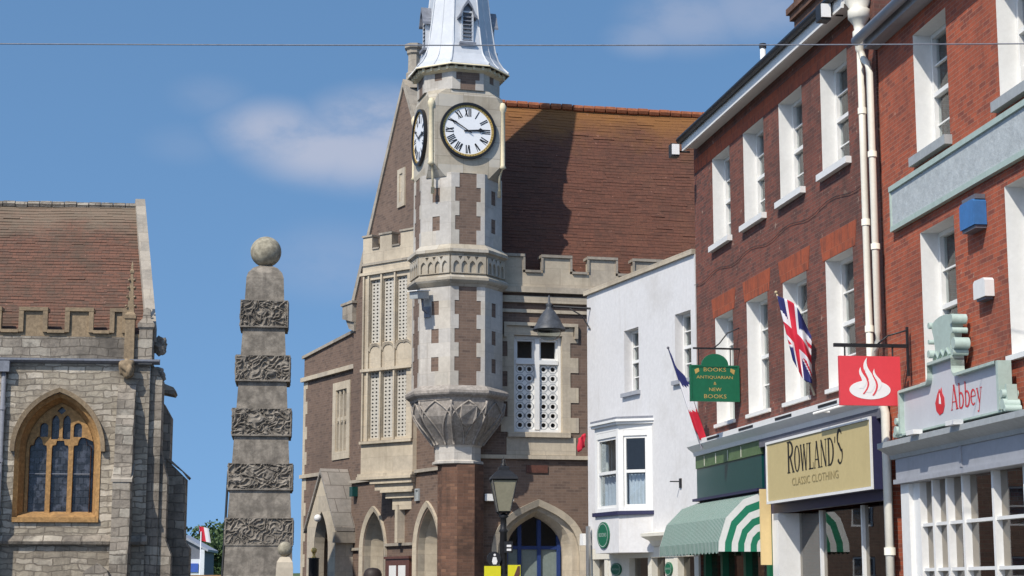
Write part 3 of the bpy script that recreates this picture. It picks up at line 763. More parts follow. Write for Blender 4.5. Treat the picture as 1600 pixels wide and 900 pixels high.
# flags
def flag(name, label, Wf, base, tip, cloth, colour, mats, nu=48, nv=30, pole='wood_pole'):
    (ub, wb, zb), (ut, wt, zt) = base, tip
    L = thing(name, label, 'flag', Wf.pt(ub, zb, wb))
    m_ = MB(); pb, pt_ = Wf.pt(ub, zb, wb), Wf.pt(ut, zt, wt); m_.tube([pb, pt_], [.02, .013], 8); m_.ball(tuple(pt_), .026, 0, 10)
    m_.build('pole', [pole], L)
    m_ = MB(); grid = [[cloth(i / nu, j / nv) for j in range(nv + 1)] for i in range(nu + 1)]
    for i in range(nu):
        for j in range(nv):
            m_.poly([grid[i][j], grid[i + 1][j], grid[i + 1][j + 1], grid[i][j + 1]], colour((i + .5) / nu, (j + .5) / nv), sm=True)
    o = m_.build('cloth', mats, L)
    o.modifiers.new('thick', 'SOLIDIFY').thickness = .004
def union(u, v):     # 0 red 1 white 2 blue; u along the fly, v up
    x, y = u * .95 - .35, v - .5          # the rest of the fly is gathered out of sight
    x2, y2 = x, y * 1
    if abs(x2) < .1 or abs(y2) < .1: return 0
    if abs(x2) < .17 or abs(y2) < .17: return 1
    dd = (abs(x2) * .5 - abs(y2)) / math.hypot(.5, 1)
    side_ = 1 if (x2 * y2 > 0) else -1
    s_ = dd * side_ * (1 if x2 > 0 else -1)
    if abs(dd) < .1: return 0 if -.0 < s_ < .066 else 1
    return 2
def lerp(a, b, t): return tuple(p + (q - p) * t for p, q in zip(a, b))
def cloth_uk(u, v):
    # hoist on the pole (v: 1 at the tip), fly gathered and falling
    h = lerp((-6.98, .36, 5.03), (-6.98, .585, 6.02), v)
    f = lerp((-7.1, .1, 4.68), (-7.2, .13, 5.35), v)
    p = lerp(h, f, u ** .9)
    fold = .07 * math.sin(u * 9 + v * 3.2) * u ** .6 + .03 * math.sin(v * 12 + u * 4) * u
    sag = .36 * math.sin(u * math.pi * .95) * (v - .35)
    return A.pt(p[0] - 1.1 * fold - .02, p[2] + sag * .8, p[1] + fold * .3)
flag('union_flag', 'red white and blue crossed flag hanging from a slanted pole on the brick front', A, (-6.98, .02, 4.5), (-6.98, .59, 6.07), cloth_uk, union, ['flag_red', 'flag_white', 'flag_blue'], 64, 40)
def cloth_fr(u, v):
    h = lerp((-1.34, .39, 4.6), (-1.34, .82, 5.93), v)
    f = lerp((-1.4, .17, 4.25), (-1.55, .46, 5.3), v)
    p = lerp(h, f, u)
    fold = .06 * math.sin(u * 11 + v * 4) * u ** .7
    return A.pt(p[0] - fold * .5, p[2] - .1 * math.sin(u * 3), p[1] + fold * .8)
def tric(u, v):
    t = (1 - v) * .75 + u * .3
    return 2 if t < .33 else (1 if t < .62 else 0)
flag('tricolour_flag', 'blue white and red flag furled along a slanted pole behind the green sign', A, (-1.3, .2, 4.1), (-1.3, .81, 5.95), cloth_fr, tric, ['flag_red', 'flag_white', 'flag_blue'], 40, 24, 'dark_grey_paint')

# weed growing on the cornice by the pipes
mb = MB(); rnd = random.Random(3)
for i in range(170):
    b_ = A.pt(-9.35 + rnd.uniform(-.28, .28), 4.33, .1 + rnd.uniform(-.08, .1))
    d_ = Vector((rnd.uniform(-.5, .5), rnd.uniform(-.5, .5), rnd.uniform(.3, 1))).normalized(); l = rnd.uniform(.1, .55)
    q = b_ + d_ * l; s_ = d_.cross(Vector((rnd.random(), rnd.random(), .1))).normalized() * rnd.uniform(.012, .03)
    mb.poly([b_ + d_ * l * .2, q - d_ * .08 + s_, q, q - d_ * .08 - s_])
tag(mb.build('weed_plant', ['leaf'], None, A.pt(-9.35, 4.33, .1)), 'small green weed growing on the ledge beside the white rain pipes', 'plant')

# ------------------------------------------------------------------ nearest orange brick building
LB = B.pt(-3.5, 0, 0)
T = thing('brick_building', 'orange red brick building with pale blue frieze and bank shopfront', 'building', LB)
WB = [(-2.58, -1.4), (-5.42, -4.16)]
hb = [rectl(a, b, 7.16, 8.82) for a, b in WB] + [rectl(a, b, 4.2, 6.16) for a, b in WB]
mb = MB(); outer = rectl(-7.5, -.003, 3.4, 9.15)
mb.tess([outer] + hb, B, 0, 0); mb.tess([outer] + hb, B, -.36, 2)
for h in hb: mb.sides(B, h, 0, -.36, 1)
mb.rect(B, -7.5, -.003, 0, 9.15, -8, 0)
for u in (-7.5, -.003): mb.poly([B.pt(u, 0, 0), B.pt(u, 0, -8), B.pt(u, 9.15, -8), B.pt(u, 9.15, 0)], 0)
mb.build('wall', ['orange_brick', 'white_paint', 'dark_room'], T)
mb = MB()
for z in (.15, 3.7, 6.6, 9.05): mb.box(B, -7.48, -.02, z, z + .08, -7.95, -.37)
mb.box(B, -7.4, -.1, .3, 9.0, -3.6, -3.5); mb.box(B, -3.5, -3.4, 3.8, 9, -3.5, -.4)
mb.build('interior', ['dark_room'], T)
for i, (a, b) in enumerate(WB):
    sash(B, a + .003, b - .003, 7.165, 8.817, -.27, T, 2, 4, sill=(.06, .1, .12), sillm='sill_grey')
    sash(B, a + .003, b - .003, 4.205, 6.157, -.27, T, 2, 4, sill=(.05, .06, .06))
mb = MB(); mb.box(B, -7.5, -.5, 6.42, 6.9, 0.003, .05); o = mb.build('frieze', ['frieze_plaster'], T)
mb = MB(); mb.box(B, -7.5, -.47, 6.9, 6.97, .003, .08); mb.box(B, -7.5, -.47, 6.35, 6.42, .003, .075); mb.box(B, -.5, -.47, 6.42, 6.9, .003, .07)
mb.build('frieze_edging', ['mint_paint'], o)
mb = MB(); mb.tube([B.pt(-7.6, 9.17, .3), B.pt(.03, 9.17, .3)], .07, 10); mb.box(B, -7.5, 0, 9.05, 9.2, .003, .2)
mb.build('gutter', ['grey_paint'], T)
mb = MB(); q = lambda u, w: B.pt(u, 9.22 + (.33 - w) * .7, w)
mb.poly([q(-7.5, .33), q(-.02, .33), q(-.02, -3.9), q(-7.5, -3.9)]); mb.poly([q(-7.5, -3.9), q(-.02, -3.9), B.pt(-.02, 9.2, -8.1), B.pt(-7.5, 9.2, -8.1)])
mb.build('roof', ['slate'], T)
# bank shopfront
sb = MB(); CS = B.side(-.42, 0, -1)
sb.prism(CS, [(0, 3.29), (.16, 3.29), (.18, 3.34), (.3, 3.41), (.34, 3.43), (.34, 3.5), (0, 3.56)], 0, 6.9)
sb.build('cornice', ['sill_grey'], T)
sb = MB(); sb.box(B, -7.3, -.55, 3.02, 3.288, -.1, .14)
for u in (-2.9, -4.9): sb.box(B, u, u + .07, 3.04, 3.288, .14, .16)
sb.box(B, -7.3, -.55, 2.96, 3.018, -.1, .18)
sb.build('fascia', ['grey_paint'], T)
sb = MB(); sb.box(B, -1.12, -.45, .12, 2.958, -.12, .04); sb.box(B, -.9, -.6, .12, 2.955, .04, .1); sb.build('pilaster', ['white_paint'], T)
sb = MB(); us = [-1.14, -1.62, -2.1, -2.62, -3.55, -4.45, -5.3, -6.2, -7.2]
for u in us: sb.box(B, u - .03, u + .03, .6, 2.958, -.12, .05)
for z in (2.41, 1.85, 1.28):
    for a, b in zip(us, us[1:]): sb.box(B, b + .03, a - .03, z - .02, z + .02, -.1, .03)
sb.box(B, -7.3, -1.12, .12, .6, -.2, .06)
f = sb.build('shop_window', ['white_paint'], T)
for a, b in zip(us, us[1:]): glaze('pane', B, b + .02, a - .02, .6, 2.958, -.04, f, 'shop_glass')

# bank name board with scrolls
LN = B.pt(-2.7, 3.5, .15)
S = thing('name_board', 'pale grey name board with mint scrolled frame and red lettering above the bank window', 'sign', LN)
low, hi, hu = 4.0, 4.17, 4.27
shape = [(-4.3, 3.58), (-1.12, 3.58), (-1.12, 4.1), (-2.08, 4.1)] + [(-2.08 - .1 * math.sin(R(t)), 4.2 - .1 * math.cos(R(t))) for t in range(15, 91, 15)] + \
        [(-2.18, 4.33), (-2.98, 4.33)] + [(-3.08 + .1 * math.cos(R(t)), 4.2 - .1 * math.sin(R(t))) for t in range(0, 91, 15)] + [(-3.08, 4.1), (-4.3, 4.1)]
mb = MB(); mb.prism(B, shape, .1, .2); mb.build('board', ['sign_grey'], S)
mb = MB()
tp = shape[2:-0 or None]; top = shape[2:] 
for a, b in zip(top, top[1:]):
    mb.poly([B.pt(a[0], a[1], .1), B.pt(b[0], b[1], .1), B.pt(b[0], b[1], .27), B.pt(a[0], a[1], .27)])
    mb.poly([B.pt(a[0], a[1] + .035, .1), B.pt(b[0], b[1] + .035, .1), B.pt(b[0], b[1] + .035, .27), B.pt(a[0], a[1] + .035, .27)])
    mb.poly([B.pt(a[0], a[1], .27), B.pt(b[0], b[1], .27), B.pt(b[0], b[1] + .035, .27), B.pt(a[0], a[1] + .035, .27)])
mb.box(B, -1.12, -1.06, 3.58, 4.13, .1, .26); mb.box(B, -4.36, -4.3, 3.58, 4.13, .1, .26); mb.box(B, -4.37, -1.05, 3.555, 3.578, .1, .24)
mb.build('board_frame', ['mint_paint'], S)
mb = MB()   # cartouche: a bulged tablet with rolled ends
mb.prism(B, [(-2.3, 4.37), (-2.36, 4.5), (-2.32, 4.66), (-2.24, 4.82), (-2.4, 4.87), (-2.55, 4.89), (-2.75, 4.89), (-2.9, 4.86), (-2.98, 4.8), (-2.9, 4.66), (-2.86, 4.5), (-2.9, 4.37)], .08, .22)
for u, z, r in ((-2.98, 4.8, .06), (-3.0, 4.66, .035), (-3.03, 4.5, .07), (-2.99, 4.4, .045), (-2.24, 4.82, .04), (-2.22, 4.62, .03), (-2.2, 4.47, .05)):
    mb.tube([B.pt(u, z, .06), B.pt(u, z, .25)], r, 14)
for u in (-2.42, -2.6, -2.78):
    mb.tube([B.pt(u - .08, 4.38, .23), B.pt(u, 4.46, .23), B.pt(u + .08, 4.38, .23)], .022, 6)
mb.build('cartouche_scroll', ['mint_paint'], S)
for u in (-.95, -4.46):
    mb = MB()
    sg = 1 if u > -2 else -1
    for du, z, r in ((0, 3.63, .06), (sg * .06, 3.58, .035), (-sg * .02, 3.75, .045)): mb.tube([B.pt(u + du, z, .08), B.pt(u + du, z, .27)], r, 12)
    mb.prism(B, [(u - .05, 3.55), (u + .05, 3.55), (u + .025, 3.85), (u - .025, 3.85)], .1, .22)
    mb.build('end_scroll', ['mint_paint'], S)
mb = MB(); P, wd = serif_polys('Abbey', .3, .03, 1.0)
k = .98 / wd
for p in P: mb.poly([B.pt(-2.76 - a * k, 3.72 + b, .204) for a, b in p])
mb.build('lettering', ['flame_red'], S)
mb = MB(); fl = [(-2.38, 3.7), (-2.28, 3.76), (-2.25, 3.86), (-2.33, 3.96), (-2.4, 4.02), (-2.42, 3.98), (-2.47, 4.03), (-2.49, 3.96), (-2.55, 3.9), (-2.56, 3.8), (-2.5, 3.72)]
mb.prism(B, fl, .201, .206, 0); mb.prism(B, [(-2.38, 3.84), (-2.4, 3.97), (-2.44, 3.9), (-2.45, 3.83)], .2065, .208, 1)
mb.build('flame', ['flame_red', 'sign_white'], S)
for u in (-1.9, -3.25):
    mb = MB(); mb.box(B, u - .13, u + .13, 3.5, 3.556, .3, .42); mb.build('trough_lamp', ['white_paint'], S)

def alarm(W, u0, u1, z0, z1, label, mat, pr=.16):
    um = (u0 + u1) / 2
    L = thing('alarm_box', label, 'alarm box', W.pt(um, z0, 0))
    m_ = MB(); m_.prism(W, [(u0, z0), (u1, z0), (u1, z1 - .03), (u1 - .04, z1), (u0 + .04, z1), (u0, z1 - .03)], .004, pr); m_.build('case', [mat], L)
    return L
L = alarm(B, -3.62, -3.17, 5.83, 6.14, 'blue alarm box with dark top under the pale blue frieze', 'blue_box')
mb = MB(); mb.box(B, -3.6, -3.19, 6.142, 6.2, .004, .13); mb.build('cap', ['dark_grey_paint'], L)
mb = MB(); mb.box(B, -3.6, -3.19, 5.79, 5.828, .004, .14); mb.build('mount', ['dark_grey_paint'], L)
L = alarm(B, -3.75, -3.4, 4.96, 5.18, 'white alarm box on orange brick above the mint cartouche', 'white_paint', .12)
mb = MB(); mb.box(B, -3.7, -3.45, 4.93, 4.958, .004, .1); mb.build('mount', ['dark_grey_paint'], L)

# ------------------------------------------------------------------ white rendered house
LC = C.pt(2.5, 0, 0)
T = thing('white_house', 'white rendered house with a canted bay window and grey coping', 'house', LC)
WC = [(2.47, 3.2), (.03, .74)]
hc = [rectl(a, b, 5.57, 6.88) for a, b in WC] + [rectl(2.1, 3.9, 3.3, 4.7)]
mb = MB(); outer = rectl(-.18, 5.2, 2.42, 7.93)
mb.tess([outer] + hc, C, 0, 0); mb.tess([outer] + hc, C, -.32, 1)
for h in hc: mb.sides(C, h, 0, -.32, 0)
for u in (-.18, 5.2): mb.poly([C.pt(u, 0, 0), C.pt(u, 0, -6), C.pt(u, 7.93, -6), C.pt(u, 7.93, 0)], 0)
mb.rect(C, -.18, 5.2, 0, 7.93, -6, 0); mb.poly([C.pt(-.18, 7.7, 0), C.pt(5.2, 7.7, 0), C.pt(5.2, 7.7, -6), C.pt(-.18, 7.7, -6)], 1)
mb.build('wall', ['white_render', 'dark_room'], T)
mb = MB()
mb.box(C, -.18, 5.26, 7.932, 8.03, -.35, .06); mb.box(C, 5.0, 5.26, 7.932, 8.03, -6, -.35); mb.build('coping', ['cream_stone'], T)
mb = MB()
for z in (.15, 3.0, 5.2): mb.box(C, -.15, 5.17, z, z + .08, -5.9, -.33)
mb.box(C, -.1, 5.1, .3, 7.6, -3.6, -3.5); mb.box(C, 1.7, 1.8, 3.1, 7.6, -3.5, -.4); mb.build('interior', ['dark_room'], T)
for a, b in WC: sash(C, a + .003, b - .003, 5.573, 6.877, -.2, T, 1, 4, t=.05, sill=(.07, .07, .08), sillm='grey_paint')
# bay: corners in (u, w)
bay = [(1.87, 0), (2.38, .52), (3.58, .52), (4.1, 0)]
def bayp(k, e=0): return [C.pt(u + e * (1 if u > 3 else -1), 0, w + (e if w else 0)) for u, w in bay]
bm = MB(); pts = [(p.x, p.y) for p in bayp(0)]
bm.plan(pts, 2.3, 3.04); o = bm.build('bay_base', ['white_render'], T)
bm = MB(); bm.plan([(p.x, p.y) for p in bayp(0, .05)], 3.042, 3.12); bm.build('bay_sill', ['navy'], T)
bm = MB(); bm.plan([(p.x, p.y) for p in bayp(0, .0)], 4.74, 4.85); bm.plan([(p.x, p.y) for p in bayp(0, .06)], 4.852, 4.9); bm.plan([(p.x, p.y) for p in bayp(0, .1)], 4.902, 4.95)
bm.build('bay_cornice', ['white_paint'], T)
bm = MB(); bm.plan([(p.x, p.y) for p in bayp(0, .07)], 4.952, 5.0); bm.build('bay_roof', ['lead_grey'], T)
fr = MB(); pn = MB(); cu = MB()
cpts = bayp(0)
for i, (a, b) in enumerate(zip(cpts, cpts[1:])):
    dv = (b - a); L_ = dv.length; dv.normalize()
    nx, ny = dv.y, -dv.x
    if (a + Vector((nx, ny, 0)) - C.pt(3.0, 0, -3)).length < (a - C.pt(3.0, 0, -3)).length: nx, ny = -nx, -ny
    Fc = Wall(a.x, a.y, nx, ny, (dv.x, dv.y))
    n_ = 1
    fr.box(Fc, .0, .11, 3.122, 4.738, -.1, .0); fr.box(Fc, L_ - .11, L_, 3.122, 4.738, -.1, 0)
    fr.box(Fc, .11, L_ - .11, 4.62, 4.738, -.1, -.004); fr.box(Fc, .11, L_ - .11, 3.122, 3.2, -.1, -.004)
    for k in range(n_):
        x0 = .11 + (L_ - .22) * k / n_ + (.05 if k else 0); x1 = .11 + (L_ - .22) * (k + 1) / n_ - (.05 if k < n_ - 1 else 0)
        if k: fr.box(Fc, x0 - .1, x0, 3.2, 4.62, -.1, -.004)
        fr.frame(Fc, x0 + .002, x1 - .002, 3.202, 4.618, .05, -.09, -.03); fr.box(Fc, x0 + .052, x1 - .052, 3.88, 3.94, -.09, -.02)
        pn.rect(Fc, x0 + .03, x1 - .03, 3.22, 4.6, -.06)
        for j in range(14):
            f0, f1 = j / 14, (j + 1) / 14; x = lambda f: x0 + .06 + (x1 - x0 - .12) * f; dep = lambda f: -.16 - .03 * math.sin(f * 31)
            cu.poly([Fc.pt(x(f0), 3.2, dep(f0)), Fc.pt(x(f1), 3.2, dep(f1)), Fc.pt(x(f1), 3.86, dep(f1)), Fc.pt(x(f0), 3.86, dep(f0))], sm=True)
o = fr.build('bay_window', ['white_paint'], T); pn.build('pane', ['glass'], o); cu.build('net_lace', ['curtain'], o)
# shop front below
mb = MB()
for u in (.0, .9, 2.1, 3.2, 4.3, 5.05): mb.box(C, u - .09, u + .09, .12, 2.2, -.2, -.02)
mb.box(C, -.18, 5.2, 2.2, 2.418, -.3, -.002); mb.box(C, -.1, 5.1, .12, .6, -.22, -.04)
mb.box(C, 3.3, 4.2, 1.75, 2.2, -.12, -.03); mb.box(C, .99, 1.4, 1.7, 2.2, -.12, -.03)
f = mb.build('shopfront', ['cream_paint'], T); glaze('pane', C, 0, 5.0, .6, 2.2, -.15, f, 'shop_glass')
mb = MB(); mb.prism(C.side(.2, 0, -1), [(0, 2.42), (.05, 2.42), (.12, 2.52), (.3, 2.6), (.3, 2.66), (0, 2.7)], 0, -1.62); mb.build('cornice', ['cream_paint'], T)
mb = MB(); mb.tube([C.pt(4.98, 2.9, .1), C.pt(4.98, .12, .1)], .05, 8); mb.prism(C, [(5.0, 2.5), (5.22, 2.5), (5.2, 2.75), (5.06, 2.75)], .01, .2); mb.build('downpipe', ['white_paint'], T)
mb = MB(); mb.tube([C.pt(.56, 3.62, .01), C.pt(.6, 3.62, .22)], .012, 5); mb.box(C, .53, .6, 3.5, 3.68, .004, .03); mb.build('wall_hook', ['black_metal'], T)

def plaque(W, u, z, ru, rz, w, label):
    L = thing('oval_plaque', label, 'plaque', W.pt(u, z, w), 'green oval plaques on the white house')
    m_ = MB(); m_.prism(W, el(u, z, ru, rz), w + .003, w + .035); m_.build('plate', ['green_paint'], L)
    m_ = MB(); a = el(u, z, ru * .9, rz * .9); b = el(u, z, ru * .84, rz * .84); m_.ring(W, a, w + .038, b, w + .038, 0, True)
    for p in text_polys('BOOKS', rz * .42): m_.poly([W.pt(u - a_ * .8 * ru / rz * 1.2, z - rz * .12 + b_, w + .039) for a_, b_ in p])
    m_.build('lettering', ['mint_paint'], L)
plaque(C, 3.12, 2.66, .3, .265, .52, 'largest green oval plaque on the white base of the bay window')
plaque(C, 3.75, 1.98, .26, .13, -.03, 'green oval plaque on the shopfront below the bay window')
plaque(C, 1.2, 1.97, .16, .13, -.03, 'green oval plaque beside the awning at the shop doorway')

# red flag at the far corner
mb = MB()
def rf(i, j): return C.pt(5.3 + .02 * math.sin(i * 1.3), 4.62 + .3 * j / 6 - .02 * i, .02 + .028 * i + .02 * math.sin(j + i))
for i in range(6):
    for j in range(6): mb.poly([rf(i, j), rf(i + 1, j), rf(i + 1, j + 1), rf(i, j + 1)], sm=True)
o = mb.build('banner', ['flag_red'], None, C.pt(5.3, 4.6, 0)); o.modifiers.new('thick', 'SOLIDIFY').thickness = .006
tag(o, 'small red cloth banner at the far corner of the white house', 'banner')

# bell shaped lamp on its bracket
LL = C.pt(5.0, 7.5, .97)
S = thing('bracket_lamp', 'dark bell shaped lantern hanging from a bracket at the white house corner', 'lamp', LL)
q = C.pt(5.0, 0, .97)
mb = MB(); mb.lathe(q.x, q.y, [(.36, 7.1), (.345, 7.15), (.3, 7.2), (.22, 7.36), (.13, 7.5), (.07, 7.56), (.05, 7.62), (.075, 7.66), (.03, 7.7), (.015, 7.85), (0, 7.87)], 20); mb.build('shade', ['lamp_metal'], S)
mb = MB(); mb.lathe(q.x, q.y, [(.27, 7.12), (.25, 7.0), (.17, 6.9), (.06, 6.86), (0, 6.855)], 18); mb.build('bowl', ['glass'], S)
mb = MB(); mb.lathe(q.x, q.y, [(.0, 7.12), (.345, 7.12), (.35, 7.08), (.28, 7.08)], 20); mb.build('rim', ['black_metal'], S)
mb = MB(); mb.tube([C.pt(5.0, 7.62, 0), C.pt(5.0, 7.62, .97)], .025, 6); mb.tube([C.pt(5.0, 7.15, .0), C.pt(5.0, 7.45, .2), C.pt(5.0, 7.6, .5)], .015, 6)
e_ = Vector((D.d[0], D.d[1], 0)); a = Vector((q.x, q.y, 7.15)); mb.tube([a - e_ * .42, a + e_ * .44], .02, 6); mb.tube([a, a + Vector((0, 0, .5))], .02, 6)
mb.build('bracket', ['black_metal'], S)

# ------------------------------------------------------------------ town hall
TC = (-1.3, 42.0)
LH = Vector((TC[0], TC[1], 0))
H = thing('town_hall', 'brown brick town hall with tiled roof, stone clock turret and pierced oriel', 'town hall', LH)
# front wall to the square
mb = MB()
win = rectl(1.38, 2.57, 5.24, 7.56)
door = arch(.98, 2.97, 2.35, 3.5, 9, 'tudor', 0)
outer = rectl(-.2, 9, 0, 8.7)
mb.tess([outer, win, door], D, 0, 0); mb.sides(D, win, 0, -.4, 1); mb.sides(D, door, 0, -.02, 1)
mb.rect(D, 8.99, 9, 0, 8.7, 0, 0)
mb.poly([D.pt(9, 0, 0), D.pt(9, 0, -7), D.pt(9, 8.7, -7), D.pt(9, 8.7, 0)], 0)
mb.rect(D, 1.2, 2.8, 4.4, 8.4, -.9, 2); mb.rect(D, .7, 3.3, 0, 3.9, -2.6, 2)
mb.poly([D.pt(.7, 0, -.02), D.pt(.7, 3.9, -.02), D.pt(.7, 3.9, -2.6), D.pt(.7, 0, -2.6)], 2); mb.poly([D.pt(3.3, 0, -.02), D.pt(3.3, 3.9, -.02), D.pt(3.3, 3.9, -2.6), D.pt(3.3, 0, -2.6)], 2)
mb.build('front_wall', ['brown_brick', 'cream_stone', 'dark_room'], H)
# window dressing
mb = MB()
def quoined(mb, W, u0, u1, z0, z1, side_, a=.16, b=.32, h=.36, w=.02, m=0):
    k = 0; z = z0
    while z < z1 - .02:
        t = a if k % 2 else b; zz = min(z + h, z1)
        if side_ < 0: mb.box(W, u0 - t, u0 - .001, z, zz, -.05, w, m)
        else: mb.box(W, u1 + .001, u1 + t, z, zz, -.05, w, m)
        z = zz; k += 1
quoined(mb, D, 1.38, 2.57, 5.24, 7.56, -1); quoined(mb, D, 1.38, 2.57, 5.24, 7.56, 1, .2, .4)
mb.box(D, 1.2, 2.85, 7.562, 7.78, -.05, .02); mb.box(D, 1.22, 2.75, 5.12, 5.238, -.05, .1); mb.box(D, 1.2, 2.9, 4.7, 5.118, -.05, .02)
mb.box(D, 1.12, 2.95, 7.782, 7.86, -.03, .09); mb.box(D, 1.12, 1.19, 7.5, 7.78, .02, .09); mb.box(D, 2.87, 2.95, 7.5, 7.78, .02, .09)
mb.build('window_quoin_trim', ['cream_stone'], H)
mb = MB(); mb.frame(D, 1.385, 2.565, 5.245, 7.555, .07, -.3, -.12); mb.box(D, 1.915, 2.035, 5.315, 7.485, -.3, -.1)
for a, b in ((1.455, 1.915), (2.035, 2.495)): mb.box(D, a, b, 6.88, 6.98, -.3, -.1); mb.frame(D, a + .002, b - .002, 6.982, 7.483, .045, -.26, -.16)
for a, b in ((1.455, 1.915), (2.035, 2.495)): lattice(mb, D, a, b, 5.315, 6.88, 2, 7, -.17, .25, .035)
for a, b in ((1.455, 1.915), (2.035, 2.495)):
    du, dz = (b - a) / 2, 1.565 / 7
    for i in range(2):
        for j in range(7):
            c_ = (a + du * (i + .5), 5.315 + dz * (j + .5)); oc = [(c_[0] + x * du * .5, c_[1] + y * dz * .5) for x, y in ((1, .42), (.5, 1), (-.5, 1), (-1, .42), (-1, -.42), (-.5, -1), (.5, -1), (1, -.42))]
            q_ = lambda k: [(c_[0] + (x - c_[0]) * k, c_[1] + (y - c_[1]) * k) for x, y in oc]
            mb.ring(D, q_(.9), -.166, q_(.76), -.166, 1, True)
            for sx in (-1, 1): mb.poly([D.pt(c_[0] + sx * du * .46, c_[1] + dz * t, -.165) for t in (-.2, .2)] + [D.pt(c_[0] + sx * du * .5, c_[1] + dz * t, -.165) for t in (.2, -.2)], 2)
o = mb.build('window', ['white_paint', 'sill_grey', 'lead_grey'], H); glaze('pane', D, 1.4, 2.55, 5.26, 7.54, -.24, o)
# string courses and parapet
for z0, z1, w in ((4.6, 4.69, .09), (8.1, 8.18, .06), (8.34, 8.5, .1), (8.58, 8.72, .16)):
    mb = MB(); mb.box(D, -.1, 9, z0, z1, -.03, w); mb.build('string_course', ['cream_stone'], H)
par = [(-.2, 8.722), (9, 8.722)]; top = []
u = 9
edges = [(.95, 1.6), (2.1, 2.77), (3.25, 3.92), (4.4, 5.07), (5.55, 6.22), (6.7, 7.37), (7.85, 8.52)]
for a, b in reversed(edges): top += [(b, 9.08), (b, 9.46), (a, 9.46), (a, 9.08)]
mb = MB(); mb.prism(D, par + [(9, 9.08)] + top + [(-.2, 9.08)], -.28, .03); mb.build('parapet', ['cream_stone'], H)
mb = MB(); gp = -.2
for a, b in edges:
    mb.box(D, a - .05, b + .05, 9.462, 9.53, -.32, .08); mb.box(D, a - .05, a - .001, 9.14, 9.46, .03, .07); mb.box(D, b + .001, b + .05, 9.14, 9.46, .03, .07)
    mb.box(D, gp, a - .052, 9.083, 9.14, -.32, .08); gp = b + .052
mb.build('parapet_coping_trim', ['grey_stone'], H)
# entrance arch
mb = MB()
o1 = arch(.82, 3.13, 2.35, 3.66, 9, 'tudor', 0); o2 = arch(.98, 2.97, 2.35, 3.5, 9, 'tudor', 0); o3 = arch(1.12, 2.83, 2.35, 3.4, 9, 'tudor', 0); o4 = arch(1.3, 2.68, 2.35, 3.28, 9, 'tudor', 0)
mb.ring(D, o1, .004, o1, .08); mb.ring(D, o1, .08, o2, .03); mb.ring(D, o2, .03, o2, -.1); mb.ring(D, o2, -.1, o3, -.12); mb.ring(D, o3, -.12, o4, -.45); mb.ring(D, o4, -.45, o4, -.6)
mb.build('entrance_arch', ['cream_stone'], H)
mb = MB()
for u in (1.32, 1.64, 2.12, 2.6): mb.box(D, u - .045, u + .045, .1, 3.2, -.62, -.52)
mb.box(D, 1.3, 2.68, 2.5, 2.58, -.62, -.53); mb.box(D, 1.3, 2.68, .1, .3, -.62, -.53)
o = mb.build('entrance_door', ['door_blue'], H); 
mb = MB(); mb.rect(D, 1.32, 2.66, .3, 2.5, -.57); mb.build('door_glass_reflection', ['door_glass_reflection'], o); glaze('pane', D, 1.3, 2.68, 2.58, 3.3, -.58, o)
mb = MB(); mb.box(D, 1.68, 2.2, 4.28, 4.46, .004, .03); mb.build('air_vent', ['wood_brown'], H)
# gable wall to the side street
gl = [(.1, 0), (6.25, 0), (6.25, 9.0), (3.14, 14.35), (.1, 9.0)]
a1 = arch(4.06, 5.38, 2.5, 3.5, 8, 'gothic', 0); a2 = arch(.92, 2.1, 2.5, 3.46, 8, 'gothic', 0)
mb = MB(); mb.tess([gl, a1, a2], E, 0, 0); mb.tess([gl, a1, a2], E, -.5, 0); mb.sides(E, gl, 0, -.5, 0)
for h in (a1, a2): mb.sides(E, h, -.0, -.5, 1)
mb.build('gable_wall', ['brown_brick', 'cream_stone'], H)
for h, ub in ((a1, (3.9, 5.55)), (a2, (.76, 2.27))):
    mb = MB(); o1 = arch(ub[0], ub[1], 2.5, 3.66, 8, 'gothic', 0); i1 = arch(ub[0] + .14, ub[1] - .14, 2.5, 3.52, 8, 'gothic', 0); i2 = arch(ub[0] + .3, ub[1] - .3, 2.5, 3.36, 8, 'gothic', 0)
    mb.ring(E, o1, .004, o1, .07); mb.ring(E, o1, .07, i1, .03); mb.ring(E, i1, .03, i1, -.12); mb.ring(E, i1, -.12, i2, -.5)
    mb.build('arch_surround', ['cream_stone'], H)
mb = MB(); mb.rect(E, .3, 6, 0, 3.9, -1.6, 0); mb.poly([E.pt(.3, 3.9, -.5), E.pt(6, 3.9, -.5), E.pt(6, 3.9, -1.6), E.pt(.3, 3.9, -1.6)]); mb.build('lobby', ['dark_room'], H)
mb = MB(); mb.frame(E, 4.1, 5.3, 0.1, 3.4, .09, -.62, -.52); mb.box(E, 4.66, 4.75, .19, 3.31, -.62, -.53); o = mb.build('side_door', ['door_blue'], H); glaze('pane', E, 4.15, 5.25, .2, 3.3, -.58, o)
for q4 in ((0.6, 2.3, 4.36, 4.44, .08), (3.86, 6.3, 4.3, 4.38, .08), (2.3, 3.92, 2.62, 2.69, .07), (5.56, 6.3, 2.55, 2.62, .07)):
    mb = MB(); mb.box(E, *q4[:4], -.02, q4[4]); mb.build('string_course', ['grey_stone'], H)
mb = MB(); mb.box(E, 2.86, 3.02, 2.69, 3.62, .0, .2); mb.build('corbel_post', ['cream_stone'], H)
mb = MB(); mb.box(E, 2.4, 3.8, 1.0, 2.3, .004, .09); mb.box(E, 2.36, 3.84, 2.302, 2.36, .004, .12); mb.build('notice_case', ['wood_brown'], H)
mb = MB(); 
for u in (2.6, 3.15): mb.box(E, u, u + .42, 1.2, 2.14, .091, .095)
mb.build('notice_paper', ['white_paint'], H)
